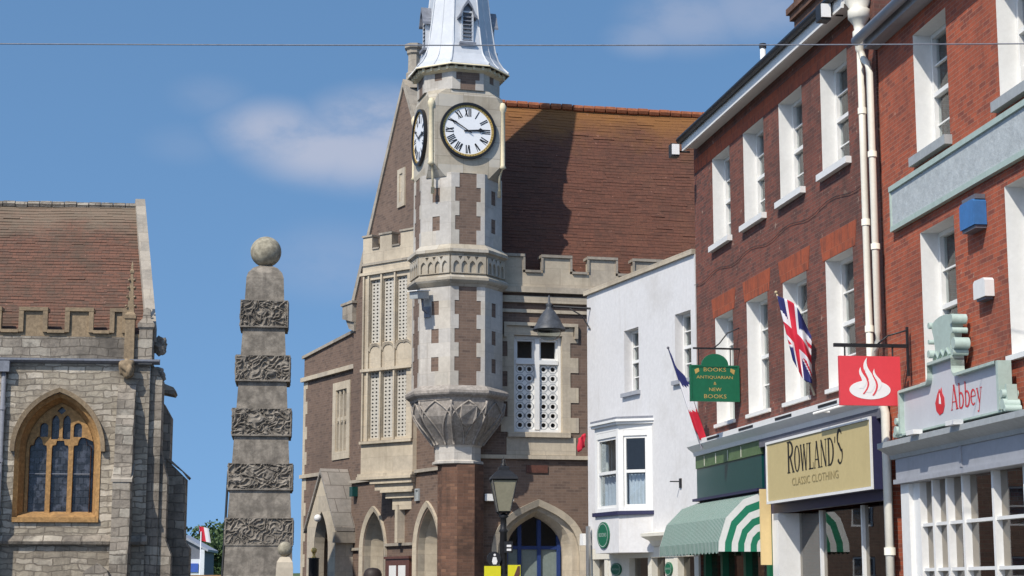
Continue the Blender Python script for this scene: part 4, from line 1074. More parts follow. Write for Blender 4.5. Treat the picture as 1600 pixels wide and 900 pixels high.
mb = MB(); mb.frame(E, 1.98, 2.2, 3.68, 3.98, .04, .004, .05); mb.rect(E, 2.02, 2.16, 3.72, 3.94, .02); mb.build('wall_grille', ['sill_grey'], H)
mb = MB(); mb.box(E, 5.82, 6.02, 3.95, 4.2, .004, .16); mb.build('meter_box', ['teal_gloss'], H)
mb = MB()
for (a, b) in (((6.25, 9.0), (3.14, 14.35)), ((.1, 9.0), (3.14, 14.35))):
    dx, dz = b[0] - a[0], b[1] - a[1]; l = math.hypot(dx, dz); nx, nz = (dz / l, -dx / l)
    if nz < 0: nx, nz = -nx, -nz
    if b is not None: mb.prism(E, [(a[0], a[1] + .002), (b[0], b[1] + .002), (b[0], b[1] + .2), (a[0] + nx * .13, a[1] + nz * .13 + .1)], -.62, .05)
mb.prism(E, [(6.1, 8.6), (6.78, 8.75), (6.78, 9.1), (6.3, 9.2), (6.1, 9.1)], -.6, .12); mb.prism(E, [(6.1, 8.35), (6.45, 8.45), (6.7, 8.74), (6.1, 8.59)], -.5, .06)
mb.box(E, 6.05, 6.85, 9.102, 9.17, -.62, .15)
mb.build('gable_coping', ['grey_stone'], H)
q = E.pt(3.1, 0, -.25); mb = MB()
mb.lathe(q.x, q.y, [(.22, 14.3), (.22, 14.7), (.17, 14.75), (.16, 15.2), (.2, 15.25), (.2, 15.33), (.26, 15.38), (.26, 15.48), (0, 15.5)], 8, .4, sm=False); mb.build('gable_finial', ['grey_stone'], H)
mb = MB(); mb.frame(E, 3.0, 3.45, 11.2, 12.2, .13, -.02, .04); mb.rect(E, 3.13, 3.32, 11.33, 12.07, .01); mb.build('gable_slit', ['cream_stone'], H)
# roof
ra = E.pt(3.13, 14.1, -.3); e1 = D.pt(.0, 8.95, -.26); dd = Vector((D.d[0], D.d[1], 0))
mb = MB()
e2, rb = D.pt(9, 8.95, -.26), ra + dd * 9.6
tiled(mb, e1, e2, ra, rb, 3, step=.013, sag=.09)
bk1 = E.pt(6.2, 8.95, -.4); mb.poly([ra, rb, bk1 + dd * 9.6, bk1]); mb.poly([rb, D.pt(9, 8.9, -.3), bk1 + dd * 9.6])
mb.build('roof', ['hall_tile'], H)
mb = MB()
n_ = 32
for i in range(n_):
    a, b = ra.lerp(rb, i / n_ + .002), ra.lerp(rb, (i + 1) / n_ - .002); dz = Vector((0, 0, -.05 * math.sin(math.pi * (i + .5) / n_) + .03 + random.uniform(-.008, .008)))
    mb.tube([a + dz, b + dz], .095, 8, sm=False); 
mb.build('ridge_tile', ['terracotta'], H)
# lower rear wing
FW = E.shift(0, -.25)
fh = [rectl(7.22, 8.0, 5.2, 6.98)]
mb = MB(); fo = [(6.25, 0), (10.45, 0), (10.45, 8.1), (6.25, 8.45)]
mb.tess([fo] + fh, FW, 0, 0); mb.sides(FW, fh[0], 0, -.3, 1)
for u in (10.45,): mb.poly([FW.pt(u, 0, 0), FW.pt(u, 0, -6), FW.pt(u, 8.1, -6), FW.pt(u, 8.1, 0)], 0)
mb.poly([FW.pt(10.45, 8.1, 0), FW.pt(6.25, 8.45, 0), FW.pt(6.25, 8.45, -6), FW.pt(10.45, 8.1, -6)], 0); mb.rect(FW, 6.3, 10.4, 0, 8, -6)
mb.rect(FW, 7.1, 8.1, 5, 7.2, -.5, 2)
mb.build('wing_wall', ['brown_brick', 'cream_stone', 'dark_room'], H)
mb = MB(); mb.prism(FW, [(10.52, 8.1), (10.52, 8.18), (6.25, 8.53), (6.25, 8.45)], -.3, .06); mb.build('wing_coping', ['grey_stone'], H)
mb = MB(); mb.box(FW, 6.25, 10.5, 7.42, 7.54, -.02, .1); mb.build('string_course', ['cream_stone'], H)
mb = MB(); mb.box(FW, 8.5, 10.5, 4.66, 4.76, -.02, .08); mb.build('string_course', ['cream_stone'], H)
mb = MB(); quoined(mb, FW, 10.3, 10.3, 0, 7.4, 1, .149, .15, .36, .012); quoined(mb, FW, 10.3, 10.3, 0, 7.4, -1, .02, .16, .36, .012); quoined(mb, FW, 6.5, 6.25, 0, 7.4, -1, .1, .22, .36, .012); quoined(mb, FW, 10.3, 6.45, 0, 7.4, 1, .05, .18, .36, .012)
mb.build('wing_quoin_trim', ['cream_stone'], H)
mb = MB(); mb.frame(FW, 7.0, 8.2, 5.04, 7.16, .215, -.05, .03)
for k in range(4): u = 7.225 + .78 * k / 3 - (.03 if k == 3 else 0); mb.box(FW, u - .02, u + .045, 5.26, 6.94, -.2, .0)
for k in range(3):
    u = 7.27 + .26 * k
    mb.box(FW, u, u + .195, 6.1, 6.2, -.2, -.02)
    for z in (6.1, 6.94): mb.prism(FW, [(u, z - .1), (u, z), (u + .19, z), (u + .19, z - .1), (u + .17, z - .05), (u + .095, z - .01), (u + .02, z - .05)], -.15, -.03)
o = mb.build('window', ['cream_stone'], H); mb = MB(); mb.rect(FW, 7.2, 8.05, 5.2, 7.0, -.16); mb.build('pane', ['curtain'], o)
# porch with a steep slab roof
PQ = E.shift(0, .5)
pa, pl, pr_ = (7.2, 4.75), (5.62 + .95, 2.9), (7.95, 3.0)
pg = [(6.1, 0), (8.1, 0), (8.1, 3.2), (7.1, 4.58), (6.1, 3.2)]; ph_ = arch(6.6, 7.6, 2.6, 3.6, 7, 'gothic', 0)
mb = MB(); mb.tess([pg, ph_], PQ, 0, 0); mb.sides(PQ, ph_, 0, -.3, 0); mb.poly([PQ.pt(6.1, 0, 0), PQ.pt(6.1, 3.2, 0), PQ.pt(6.1, 3.2, -.74), PQ.pt(6.1, 0, -.74)], 0)
mb.poly([PQ.pt(8.1, 0, 0), PQ.pt(8.1, 3.2, 0), PQ.pt(8.1, 3.2, -.74), PQ.pt(8.1, 0, -.74)], 0); mb.build('porch', ['cream_stone'], H)
mb = MB()
for sg, a, b in ((1, (7.1, 4.62), (5.97, 3.05)), (1, (7.1, 4.62), (8.23, 3.05))): mb.prism(PQ, [a, b, (b[0], b[1] + .1), (a[0], a[1] + .12)], -.74, .06)
mb.build('porch_roof_slab', ['porch_slab'], H)
mb = MB(); mb.box(PQ, 5.95, 6.098, 2.75, 3.03, -.74, .08); mb.build('porch_kneeler', ['grey_stone'], H)
mb = MB(); mb.ball(tuple(PQ.pt(7.1, 3.42, .1)), .1, 0, 14); mb.build('porch_lamp', ['sign_white'], H)
# pierced oriel
oriel_plan = [O.pt(0, 0), O.pt(1.78, 0), E.pt(3.86, 0, -.1), E.pt(2.21, 0, -.1)]
def oplan(e): 
    a, b = O.pt(-e * .5, 0, e), O.pt(1.78 + e, 0, e); c = E.pt(3.86 + e, 0, -.1); return [(a.x, a.y), (b.x, b.y), (c.x, c.y), (oriel_plan[3].x, oriel_plan[3].y)]
lights = [(1.14, 1.52), (.68, 1.07), (.24, .6)]
of = [(0, 4.4), (1.78, 4.4), (1.78, 9.5), (0, 9.5)]
lh = [rectl(a, b, 5.28, 6.95) for a, b in lights] + [rectl(a, b, 7.68, 9.3) for a, b in lights]
mb = MB(); mb.tess([of] + lh, O, 0, 0)
for h in lh: mb.sides(O, h, 0, -.14, 0)
pq = oplan(0)
for k in (1, 2, 3):
    a, b = pq[k], pq[(k + 1) % 4]; mb.poly([(a[0], a[1], 4.4), (b[0], b[1], 4.4), (b[0], b[1], 9.5), (a[0], a[1], 9.5)])
mb.poly([(p[0], p[1], 4.4) for p in pq]); mb.build('oriel', ['cream_stone'], H)
for h in lh:
    (ua, za), (ub, zb) = h[0], h[2]
    mb = MB(); lattice(mb, O, ua, ub, za, zb, 3, 18, -.07, .33, .02, 4); o = mb.build('pierced_screen', ['screen_stone'], H); glaze('pane', O, ua, ub, za, zb, -.11, o, 'dim_glass')
mb = MB()
for a, b in ((9.5, .07), (4.4, .06)): mb.plan(oplan(b), a - .075, a - .002)
for u in (.02, .63, 1.1, 1.55, 1.72): mb.box(O, u - .025, u + .025, 5.22, 9.42, .001, .05)
mb.box(O, 0, 1.78, 6.96, 7.03, .051, .08); mb.box(O, 0, 1.78, 5.14, 5.21, .001, .08)
for a, b in ((.045, .605), (.655, 1.075), (1.125, 1.525)): 
    p = arch(a, b, 7.5, 7.66, 6, 'gothic'); q_ = arch(a + .03, b - .03, 7.45, 7.6, 6, 'gothic'); mb.ring(O, p, .05, q_, .02); mb.ring(O, p, .001, p, .05)
mb.build('oriel_mullion_trim', ['cream_stone'], H)
mb = MB(); cr = [(0, 9.5), (1.78, 9.5), (1.78, 10.42), (1.46, 10.42), (1.46, 10.08), (1.18, 10.08), (1.18, 10.42), (.77, 10.42), (.77, 10.08), (.46, 10.08), (.46, 10.42), (0, 10.42)]
mb.prism(O, cr, -.22, .02)
OS = Wall(oriel_plan[1].x, oriel_plan[1].y, *(lambda v: (v.y, -v.x))((oriel_plan[2] - oriel_plan[1]).normalized() * -1))
l2 = (oriel_plan[2] - oriel_plan[1]); L2 = l2.length; l2.normalize()
OS = Wall(oriel_plan[1].x, oriel_plan[1].y, l2.y, -l2.x, (l2.x, l2.y))
mb.prism(OS, [(.25, 9.5), (L2, 9.5), (L2, 10.08), (.55, 10.08), (.55, 10.42), (.25, 10.42)], -.2, .02)
mb.build('oriel_parapet', ['cream_stone'], H)
mb = MB()
for a, b in ((1.46, 1.78), (.77, 1.18), (0, .46)): mb.box(O, a - .02, b + .02, 10.422, 10.47, -.25, .05)
mb.box(O, 0, 1.78, 9.68, 9.74, .021, .06); mb.box(O, 1.2, 1.44, 10.082, 10.12, -.24, .05); mb.box(O, .48, .75, 10.082, 10.12, -.24, .05)
mb.build('oriel_coping_trim', ['grey_stone'], H)
mb = MB()
mb.box(O, -.02, 1.84, 4.25, 4.322, -1.2, .1); mb.box(O, .0, 1.42, 4.14, 4.248, -1.2, .04); mb.box(O, .02, 1.32, 3.98, 4.138, -1.2, -.04); mb.box(O, .04, 1.12, 3.92, 3.978, -1.2, -.02)
mb.box(O, .06, 1.02, 3.78, 3.918, -1.2, -.12); mb.box(O, .1, .86, 3.5, 3.778, -1.0, -.2)
mb.build('oriel_corbel', ['cream_stone'], H)
# ------------------------------------------------------------------ clock turret (part of the hall)
phi0 = R(-74)
def face(k, ap, c=TC):
    a = phi0 + k * math.pi / 4; return Wall(c[0] + ap * math.cos(a), c[1] + ap * math.sin(a), math.cos(a), math.sin(a))
PH = phi0 + math.pi / 8; K8 = 1 / math.cos(math.pi / 8)
def oct_(mb, prof, m=0, c=TC, mods=None): mb.lathe(c[0], c[1], [(r * K8, z) for r, z in prof], 8, PH, m, False, mods)
CB = (TC[0] + .1, TC[1] - .02)
mb = MB(); oct_(mb, [(.5, 0), (.5, 4.42)], 0, CB); oct_(mb, [(.62, 0), (.62, .5), (.5, .6)], 0, CB); mb.build('turret_pier', ['dark_brick'], H)
CM = (TC[0] + .03, TC[1])
mb = MB(); oct_(mb, [(.5, 4.42), (.56, 4.44), (.56, 4.49), (.5, 4.52), (.5, 4.82), (.53, 4.86)], 0, CM)
bow = [(.53, 4.86), (.62, 5.0), (.74, 5.16), (.86, 5.32), (.96, 5.5), (1.0, 5.68), (1.02, 5.86)]
mb2 = MB(); oct_(mb2, bow, 0, CM); mb2.build('turret_corbel', ['carved_stone'], H)
mb.build('turret_collar', ['white_stone'], H)
mb = MB()
def bowr(z):
    for (r0, z0), (r1, z1) in zip(bow, bow[1:]):
        if z <= z1: return r0 + (r1 - r0) * (z - z0) / (z1 - z0)
    return bow[-1][0]
for k in range(8):
    Wk = face(k, 0, CM)
    hw = lambda z: bowr(z) * math.tan(math.pi / 8)
    zs = [4.88 + .97 * i / 10 for i in range(11)]
    for sg in (-1, 1):
        mb.tube([Wk.pt(sg * hw(z) * (1 if z < 5.35 else 1), z, bowr(z) + .01) for z in zs], .028, 6)
        mb.tube([Wk.pt(sg * hw(z) * min(1, (i / 9) ** 1.4), z, bowr(z) + .012) for i, z in enumerate(zs[:10])], .022, 6)
        mb.tube([Wk.pt(sg * hw(z) * (1 - ((z - zs[6]) / (zs[10] - zs[6])) ** 1.5), z, bowr(z) + .012) for z in zs[6:]], .02, 6)
mb.build('corbel_rib', ['carved_stone'], H)
mb = MB(); W0 = face(0, 0, CM); sh = [(-.2, 5.75), (.2, 5.75), (.2, 5.45), (.12, 5.3), (0, 5.22), (-.12, 5.3), (-.2, 5.45)]
for (a, b) in zip(sh, sh[1:] + sh[:1]): mb.poly([W0.pt(a[0], a[1], bowr(a[1]) - .02), W0.pt(b[0], b[1], bowr(b[1]) - .02), W0.pt(b[0] * .9, b[1] * .9 + .55, bowr(b[1]) + .08), W0.pt(a[0] * .9, a[1] * .9 + .55, bowr(a[1]) + .08)], 0)
mb.poly([W0.pt(a * .9, b * .9 + .55, bowr(b) + .08) for a, b in sh]); mb.build('shield', ['carved_stone'], H)
mb = MB(); oct_(mb, [(1.02, 5.86), (1.04, 5.92), (1.12, 5.98), (1.14, 6.02), (1.14, 6.08), (1.06, 6.16), (1.0, 6.2)]); mb.build('turret_sill', ['carved_stone'], H)
# shafts with toothed quoins: brick panels between pale stones
def shaft(name, ap, z0, z1, n):
    mb = MB(); hw = ap * math.tan(math.pi / 8); h = (z1 - z0) / n; rnd = random.Random(5)
    for k in range(8):
        Wk = face(k, ap)
        for i in range(n):
            a, b = z0 + i * h, z0 + (i + 1) * h
            odd = i % 2
            if k % 2 == 0: ql = .1 if odd else .2; qr = ql
            else: ql = hw if not odd else hw - .1; qr = ql
            if k in (7, 1) and not odd: ql = qr = hw
            pr = .0
            mb.rect(Wk, -hw, -hw + ql, a, b, 0, 1 + rnd.randrange(3)); mb.rect(Wk, hw - qr, hw, a, b, 0, 1 + rnd.randrange(3))
            if hw - ql > .01: mb.rect(Wk, -hw + ql, hw - qr, a, b, -.012, 0)
            if hw - ql > .01:
                for uu in (-hw + ql, hw - qr): mb.poly([Wk.pt(uu, a, 0), Wk.pt(uu, b, 0), Wk.pt(uu, b, -.012), Wk.pt(uu, a, -.012)], 1)
    for z in (z0, z1): mb.poly([face(k, ap).pt(hw, z, 0) for k in range(8)], 1)
    mb.build(name, ['brown_brick', 'white_stone', 'white_stone_grey', 'white_stone_warm'], H)
M['white_stone_grey'] = masonry('white_stone_grey', (.49, .46, .415), (.465, .435, .395), (.44, .415, .38), (.4, .365, .32), bw=.9, rh=.5, ms=.004, stain=(.29, .26, .23), sa=.5, bump=.25)
M['white_stone_warm'] = masonry('white_stone_warm', (.52, .475, .405), (.49, .445, .385), (.455, .42, .365), (.4, .36, .3), bw=.9, rh=.5, ms=.004, stain=(.29, .255, .21), sa=.5, bump=.25)
shaft('turret_shaft', 1.0, 6.2, 8.5, 7)
mb = MB(); oct_(mb, [(1.0, 8.5), (1.1, 8.6), (1.13, 8.64), (1.13, 8.7), (1.04, 8.76), (1.02, 8.8), (1.02, 9.22), (1.06, 9.27), (1.12, 9.3), (1.12, 9.37), (1.03, 9.46), (.99, 9.5)]); mb.build('turret_band', ['stage_stone'], H)
mb = MB()
for k in range(8):
    Wk = face(k, 1.02); hw = 1.02 * math.tan(math.pi / 8) - .003
    holes = []
    for i in range(4):
        a = -hw + .03 + (2 * hw - .06) * i / 4 + .025; b = a + (2 * hw - .06) / 4 - .05
        holes.append(arch(a, b, 8.98, 9.1, 4, 'gothic', 8.82)); 
        m_ = (a + b) / 2; d_ = (b - a) / 2 + .02
        if i < 3: holes.append([(b + .025 - .05, 9.2), (b + .025, 9.1), (b + .025 + .05, 9.2)])
    mb.prism(Wk, rectl(-hw, hw, 8.8, 9.22), .002, .045, 0, None, holes)
mb.build('tracery_lace', ['stage_stone'], H)
shaft('turret_upper_shaft', .985, 9.5, 11.2, 5)
# square clock stage with broached corners
TF = face(0, 0); hwk = .9
mb = MB()
def sq(r, ch, z): return [TF.pt(u, z, w) for u, w in ((-r + ch, r), (r - ch, r), (r, r - ch), (r, -r + ch), (r - ch, -r), (-r + ch, -r), (-r, -r + ch), (-r, r - ch))]
lv = [(.9, .37, 11.12), (.91, .12, 11.4), (.91, .09, 12.9), (.91, .2, 13.1), (.88, .36, 13.24)]
for (a, b) in zip(lv, lv[1:]):
    p, q = sq(*a), sq(*b)
    for k in range(8): mb.poly([p[k], p[(k + 1) % 8], q[(k + 1) % 8], q[k]])
mb.poly(sq(*lv[-1])); mb.poly(sq(*lv[0])); mb.build('clock_stage', ['stage_stone'], H)
mb = MB()
for u, w in ((-.87, .87), (.87, .87), (-.87, -.87), (.87, -.87)):
    a = lambda z, e=0: TF.pt(u * (1 + e), z, w * (1 + e))
    mb = MB(); c_ = a(0); mb.lathe(c_.x, c_.y, [(.0, 11.35), (.09, 11.4), (.06, 11.46), (.06, 12.75), (.09, 12.8), (.09, 12.9), (.05, 12.98), (0, 13.0)], 8)
    mb.tube([a(11.42), a(11.2, -.06), a(10.85, -.07)], .03, 6); mb.tube([a(10.85, -.07), a(10.7, -.07)], .05, 6)
    mb.build('corner_colonnette', ['gilt_stone'], H)
# dials
def clock(Wd):
    zc = 12.23
    r_ = lambda r, n=48: [(r * math.cos(2 * math.pi * i / n), zc + r * math.sin(2 * math.pi * i / n)) for i in range(n)]
    m_ = MB(); m_.prism(Wd, r_(.57), .005, .045); o = m_.build('clock_face', ['dial_white'], H)
    m_ = MB(); m_.prism(Wd, r_(.68), .0045, .09, 0, None, [r_(.625)]); m_.build('rim', ['ink_black'], o)
    m_ = MB(); m_.ring(Wd, r_(.624), .055, r_(.571), .055, 0, True); m_.ring(Wd, r_(.571), .045, r_(.571), .055, 0, True)
    for i in range(60):
        if i % 5: 
            t = i * math.pi / 30; m_.poly([Wd.pt(a * math.cos(t) + b * math.sin(t), zc + a * math.sin(t) - b * math.cos(t), .057) for a, b in ((.585, -.006), (.61, -.006), (.61, .006), (.585, .006))], 1)
    m_.build('minute_ring', ['gold', 'ink_black'], o)
    m_ = MB()
    for i, s in enumerate(['XII', 'I', 'II', 'III', 'IV', 'V', 'VI', 'VII', 'VIII', 'IX', 'X', 'XI']):
        t = math.pi / 2 - i * math.pi / 6
        wds = {'I': .042, 'V': .085, 'X': .085}; tw = sum(wds[c] for c in s); x = -tw / 2
        def put(q):
            # q in (x across, y from the centre outwards)
            m_.poly([Wd.pt(y * math.cos(t) + xx * math.sin(t), zc + y * math.sin(t) - xx * math.cos(t), .049) for xx, y in q])
        y0, y1 = .345, .545
        for c in s:
            w_ = wds[c]
            if c == 'I': put([(x + .008, y0), (x + w_ - .008, y0), (x + w_ - .008, y1), (x + .008, y1)])
            elif c == 'V': put([(x, y1), (x + .034, y1), (x + w_ / 2 + .018, y0), (x + w_ / 2 - .018, y0)]); put([(x + w_ - .014, y1), (x + w_, y1), (x + w_ / 2 + .018, y0), (x + w_ / 2, y0)])
            else: put([(x, y1), (x + .034, y1), (x + w_, y0), (x + w_ - .034, y0)]); put([(x + w_ - .014, y1), (x + w_, y1), (x + .016, y0), (x, y0)])
            x += w_
    m_.build('numeral_lettering', ['ink_black'], o)
    def hand(name, ang, L, w0, w1, wz):
        t = math.pi / 2 - R(ang); m_ = MB()
        pr = [(-.1, -w0 * .8), (L * .6, -w0), (L * .72, -w1 * 2.6), (L * .82, -w1), (L, -.004), (L, .004), (L * .82, w1), (L * .72, w1 * 2.6), (L * .6, w0), (-.1, w0 * .8)]
        m_.prism(Wd, [(a * math.cos(t) + b * math.sin(t), zc + a * math.sin(t) - b * math.cos(t)) for a, b in pr], wz, wz + .012); m_.build(name, ['ink_black'], o)
    hand('hour_hand', 85, .42, .02, .022, .06); hand('minute_hand', 302, .5, .012, .008, .075)
clock(face(0, .91)); clock(face(-2, .91))
shaft('turret_top_shaft', .93, 13.24, 13.72, 2)
mb = MB(); oct_(mb, [(.93, 13.66), (1.02, 13.7), (1.05, 13.76), (0, 13.77)])
for k in range(8):
    Wk = face(k, 0)
    for u in (-.33, -.11, .11, .33): mb.box(Wk, u - .03, u + .03, 13.7, 13.79, .98, 1.08)
mb.build('eaves_cornice_trim', ['gilt_stone'], H)
sp = [(1.14, 13.79), (1.13, 13.84), (1.0, 13.98), (.9, 14.15), (.83, 14.4), (.78, 14.75), (.73, 15.1), (.67, 15.6), (.56, 16.6), (.4, 17.9), (.22, 19.2), (.05, 20.2), (0, 20.3)]
mb = MB(); oct_(mb, sp); mb.build('spire', ['lead'], H)
mb = MB()
for k in range(8):
    a = phi0 + math.pi / 8 + k * math.pi / 4
    mb.tube([(TC[0] + r * K8 * math.cos(a), TC[1] + r * K8 * math.sin(a), z + .01) for r, z in sp[1:-2]], .022, 6)
    a2 = phi0 + k * math.pi / 4
    if k % 2: mb.tube([(TC[0] + r * math.cos(a2), TC[1] + r * math.sin(a2), z + .008) for r, z in sp[1:-2]], .012, 5)
mb.build('lead_roll_seam', ['lead'], H)
mb = MB(); oct_(mb, [(1.145, 13.775), (1.16, 13.79), (1.145, 13.82)]); mb.build('spire_rim', ['gilt_stone'], H)
for k in (0, 2, 4, 6):
    Wk = face(k, 0); mb = MB()
    mb.frame(Wk, -.15, .15, 14.42, 15.2, .04, .5, .86); 
    o_ = mb.build('lucarne', ['lead'], H)
    mb = MB()
    for i in range(7): mb.prism(Wk.side(-.125, 0, 1), [(.8, 14.5 + i * .095), (.86, 14.47 + i * .095), (.86, 14.49 + i * .095), (.8, 14.52 + i * .095)], 0, .25)
    mb.rect(Wk, -.125, .125, 14.46, 15.16, .76); mb.build('louvre', ['lead_grey'], o_)
    mb = MB(); g = [(-.23, 15.0), (-.16, 15.05), (-.11, 15.24), (0, 15.38), (.11, 15.24), (.16, 15.05), (.23, 15.0), (.23, 15.06), (.18, 15.12), (.09, 15.34), (0, 15.48), (-.09, 15.34), (-.18, 15.12), (-.23, 15.06)]
    mb.prism(Wk, g, .4, .94); mb.prism(Wk, [(-.13, 15.205), (.11, 15.205), (0, 15.37)], .6, .85); mb.build('lucarne_hood', ['lead_grey'], o_)
    mb = MB(); mb.box(Wk, -.2, .2, 14.36, 14.418, .6, .93); mb.build('lucarne_sill', ['lead_grey'], o_)

# camera on the turret
W7 = face(7, 1.0); LK = W7.pt(-.22, 8.1, 0)
S = thing('security_camera', 'grey boxy security camera on a bracket on the stone clock turret', 'camera', LK)
mb = MB(); mb.prism(W7.side(-.22, 0, 1), [(.12, 8.22), (.6, 8.16), (.62, 8.32), (.12, 8.4)], -.1, .12); mb.build('housing', ['sill_grey'], S)
mb = MB(); mb.prism(W7.side(-.22, 0, 1), [(.1, 8.402), (.68, 8.322), (.68, 8.342), (.1, 8.43)], -.13, .15); mb.build('hood', ['white_paint'], S)
mb = MB(); mb.tube([W7.pt(-.2, 7.9, 0), W7.pt(-.2, 7.95, .2), W7.pt(-.2, 8.2, .25)], .03, 8); mb.box(W7, -.28, -.12, 7.8, 8.05, .003, .04); mb.build('bracket', ['lead_grey'], S)

# ------------------------------------------------------------------ church
LG = G.pt(-2, 0, 0)
K = thing('church', 'grey rubble stone church with tiled roof and ochre pointed window', 'church', LG)
cw = arch(-2.5, -.72, 4.5, 5.66, 12, 'gothic', 3.04)
mb = MB(); go = rectl(-10, .25, 0, 6.3); mb.tess([go, cw], G, 0, 0); mb.sides(G, cw, 0, -.5, 1)
mb.poly([G.pt(.25, 0, 0), G.pt(-1.0, 0, -6.2), G.pt(-1.0, 6.3, -6.2), G.pt(.25, 6.3, 0)], 0)
gp_ = [G.pt(.25, 6.3, 0), G.pt(-.4, 10.3, -3.2), G.pt(-1.0, 6.3, -6.2)]; mb.poly(gp_, 0)
mb.rect(G, -10, -1.0, 0, 6.3, -6.2, 0); mb.rect(G, -3, -.2, 2.8, 6, -.9, 2)
mb.build('wall', ['rubble', 'ham_stone', 'dark_room'], K)
mb = MB(); mb.box(G, -10, .3, 6.42, 6.88, -.3, .03); mb.build('parapet', ['church_ashlar'], K)
mb = MB()
ce = [(-2.5, -1.96), (-1.54, -1.0), (-.6, -.3), (-3.46, -2.92), (-4.4, -3.9)]
cr = [(-5, 6.882), (.3, 6.882), (.3, 7.2), (.02, 7.2), (.02, 6.95), (-.3, 6.95), (-.3, 7.42), (-.6, 7.42), (-.6, 6.95), (-1.0, 6.95), (-1.0, 7.42), (-1.54, 7.42), (-1.54, 6.95), (-1.96, 6.95), (-1.96, 7.42), (-2.5, 7.42), (-2.5, 6.95), (-2.92, 6.95), (-2.92, 7.42), (-3.46, 7.42), (-3.46, 6.95), (-5, 6.95)]
mb.prism(G, cr, -.25, .03); mb.build('battlement', ['ham_grey'], K)
mb = MB()
for a, b in ce[:4]:
    mb.box(G, a - .03, b + .03, 7.422, 7.5, -.28, .09); mb.box(G, a - .03, a + .07, 6.97, 7.42, .031, .085); mb.box(G, b - .07, b + .03, 6.97, 7.42, .031, .085)
for a, b in ((-1.93, -1.57), (-.97, -.63), (-2.89, -2.53)): mb.box(G, a, b, 6.952, 7.02, -.28, .09)
mb.build('battlement_coping_trim', ['ham_grey'], K)
mb = MB(); mb.prism(G.side(-10, 0, -1), [(.0, 6.3), (.08, 6.32), (.14, 6.36), (.14, 6.4), (0, 6.42)], 0, -10.45); mb.build('eaves_string_trim', ['lead_grey'], K)
mb = MB(); mb.prism(G.side(-10, 0, -1), [(.0, 2.5), (.1, 2.5), (.12, 2.56), (0, 2.7)], 0, -10.3); mb.build('plinth_string_trim', ['church_ashlar'], K)
# roof
mb = MB()
A0, A1, B0, B1 = G.pt(-10, 6.9, -.3), G.pt(.15, 6.9, -.3), G.pt(-10, 10.4, -3.2), G.pt(-.48, 10.4, -3.2)
tiled(mb, A0, A1, B0, B1, 8, sag=.03)
mb.poly([B0, B1, G.pt(-1.1, 6.9, -6.1), G.pt(-10, 6.9, -6.1)]); mb.build('roof', ['church_tile'], K)
mb = MB(); n_ = 34
for i in range(n_):
    a, b = B0.lerp(B1, i / n_ + .002), B0.lerp(B1, (i + 1) / n_); dz = Vector((0, 0, random.uniform(.0, .03))); mb.tube([a + dz, b + dz], .085, 7, sm=False)
mb.build('ridge_tile', ['church_ashlar'], K)
mb = MB()
ca, cb = G.pt(.24, 6.95, -.1), G.pt(-.42, 10.46, -3.2); cc = G.pt(-1.05, 6.95, -6.3)
for a, b in ((ca, cb), (cc, cb)):
    u_ = Vector((G.d[0], G.d[1], 0)); up = Vector((0, 0, .14)); hw_ = .11
    q0, q1 = a, b
    P8 = [q0 - u_ * hw_, q0 + u_ * hw_, q1 + u_ * hw_, q1 - u_ * hw_]
    mb.poly([p + up for p in P8]); mb.poly([p - up for p in P8]); 
    for k in range(4): mb.poly([P8[k] - up, P8[(k + 1) % 4] - up, P8[(k + 1) % 4] + up, P8[k] + up])
mb.build('gable_coping', ['grey_stone'], K)
# window: splayed ochre jambs, three lights and panel tracery
hoods = arch(-2.59, -.63, 4.48, 5.78, 12, 'gothic', 4.44); c0 = arch(-2.5, -.72, 4.5, 5.67, 12, 'gothic', 3.04); c1 = arch(-2.41, -.81, 4.48, 5.59, 12, 'gothic', 3.08); c2 = arch(-2.31, -.91, 4.46, 5.49, 12, 'gothic', 3.12)
mb = MB()
mb.ring(G, c0, .02, c1, -.06); mb.ring(G, c1, -.06, c1, -.14); mb.ring(G, c1, -.14, c2, -.34); mb.prism(G, rectl(-2.5, -.72, 2.96, 3.06), -.5, .06); mb.prism(G.side(-2.4, 0, -1), [(-.4, 3.2), (.02, 3.06), (-.4, 3.06)], 0, -1.6)
o = mb.build('window', ['ham_stone'], K)
mb = MB(); hi_ = arch(-2.5, -.72, 4.46, 5.69, 12, 'gothic', 4.44); mb.ring(G, hoods, .0, hoods, .12); mb.ring(G, hoods, .12, hi_, .1); mb.ring(G, hi_, .1, hi_, .0); mb.build('hood_mould', ['ham_grey'], K)
tr = arch(-2.312, -.908, 4.46, 5.495, 12, 'gothic', 3.12)
hs = []
bars = [-2.28, -1.835, -1.385, -.94]
for i in range(3):
    a, b = bars[i] + (.05 if i else .03), bars[i + 1] - (.05 if i < 2 else .03); m_ = (a + b) / 2
    L_ = [(a, 3.14), (b, 3.14), (b, 4.5)]
    cusp = arch(b, a, 4.5, 4.78, 8, 'gothic')
    L_ += [(x, z) for x, z in cusp[1:3]] + [(m_ + (b - a) * .27, 4.6), (m_ + (b - a) * .22, 4.69)] + [cusp[7], cusp[8], cusp[9]] + [(m_ - (b - a) * .22, 4.69), (m_ - (b - a) * .27, 4.6)] + [(x, z) for x, z in cusp[14:]]
    hs.append(L_)
for a, b, z0, z1 in ((-1.98, -1.84, 4.72, 5.0), (-1.78, -1.64, 4.86, 5.22), (-1.58, -1.44, 4.86, 5.3), (-1.38, -1.24, 4.72, 5.06)):
    pass
ups = [(-2.05, -1.875, 4.77, 4.98, 5.07), (-1.81, -1.645, 4.72, 5.1, 5.24), (-1.575, -1.41, 4.72, 5.1, 5.24), (-1.345, -1.17, 4.77, 4.98, 5.07)]
for a, b, z0, z1, z2 in ups: hs.append(arch(a, b, z1, z2, 4, 'gothic', z0))
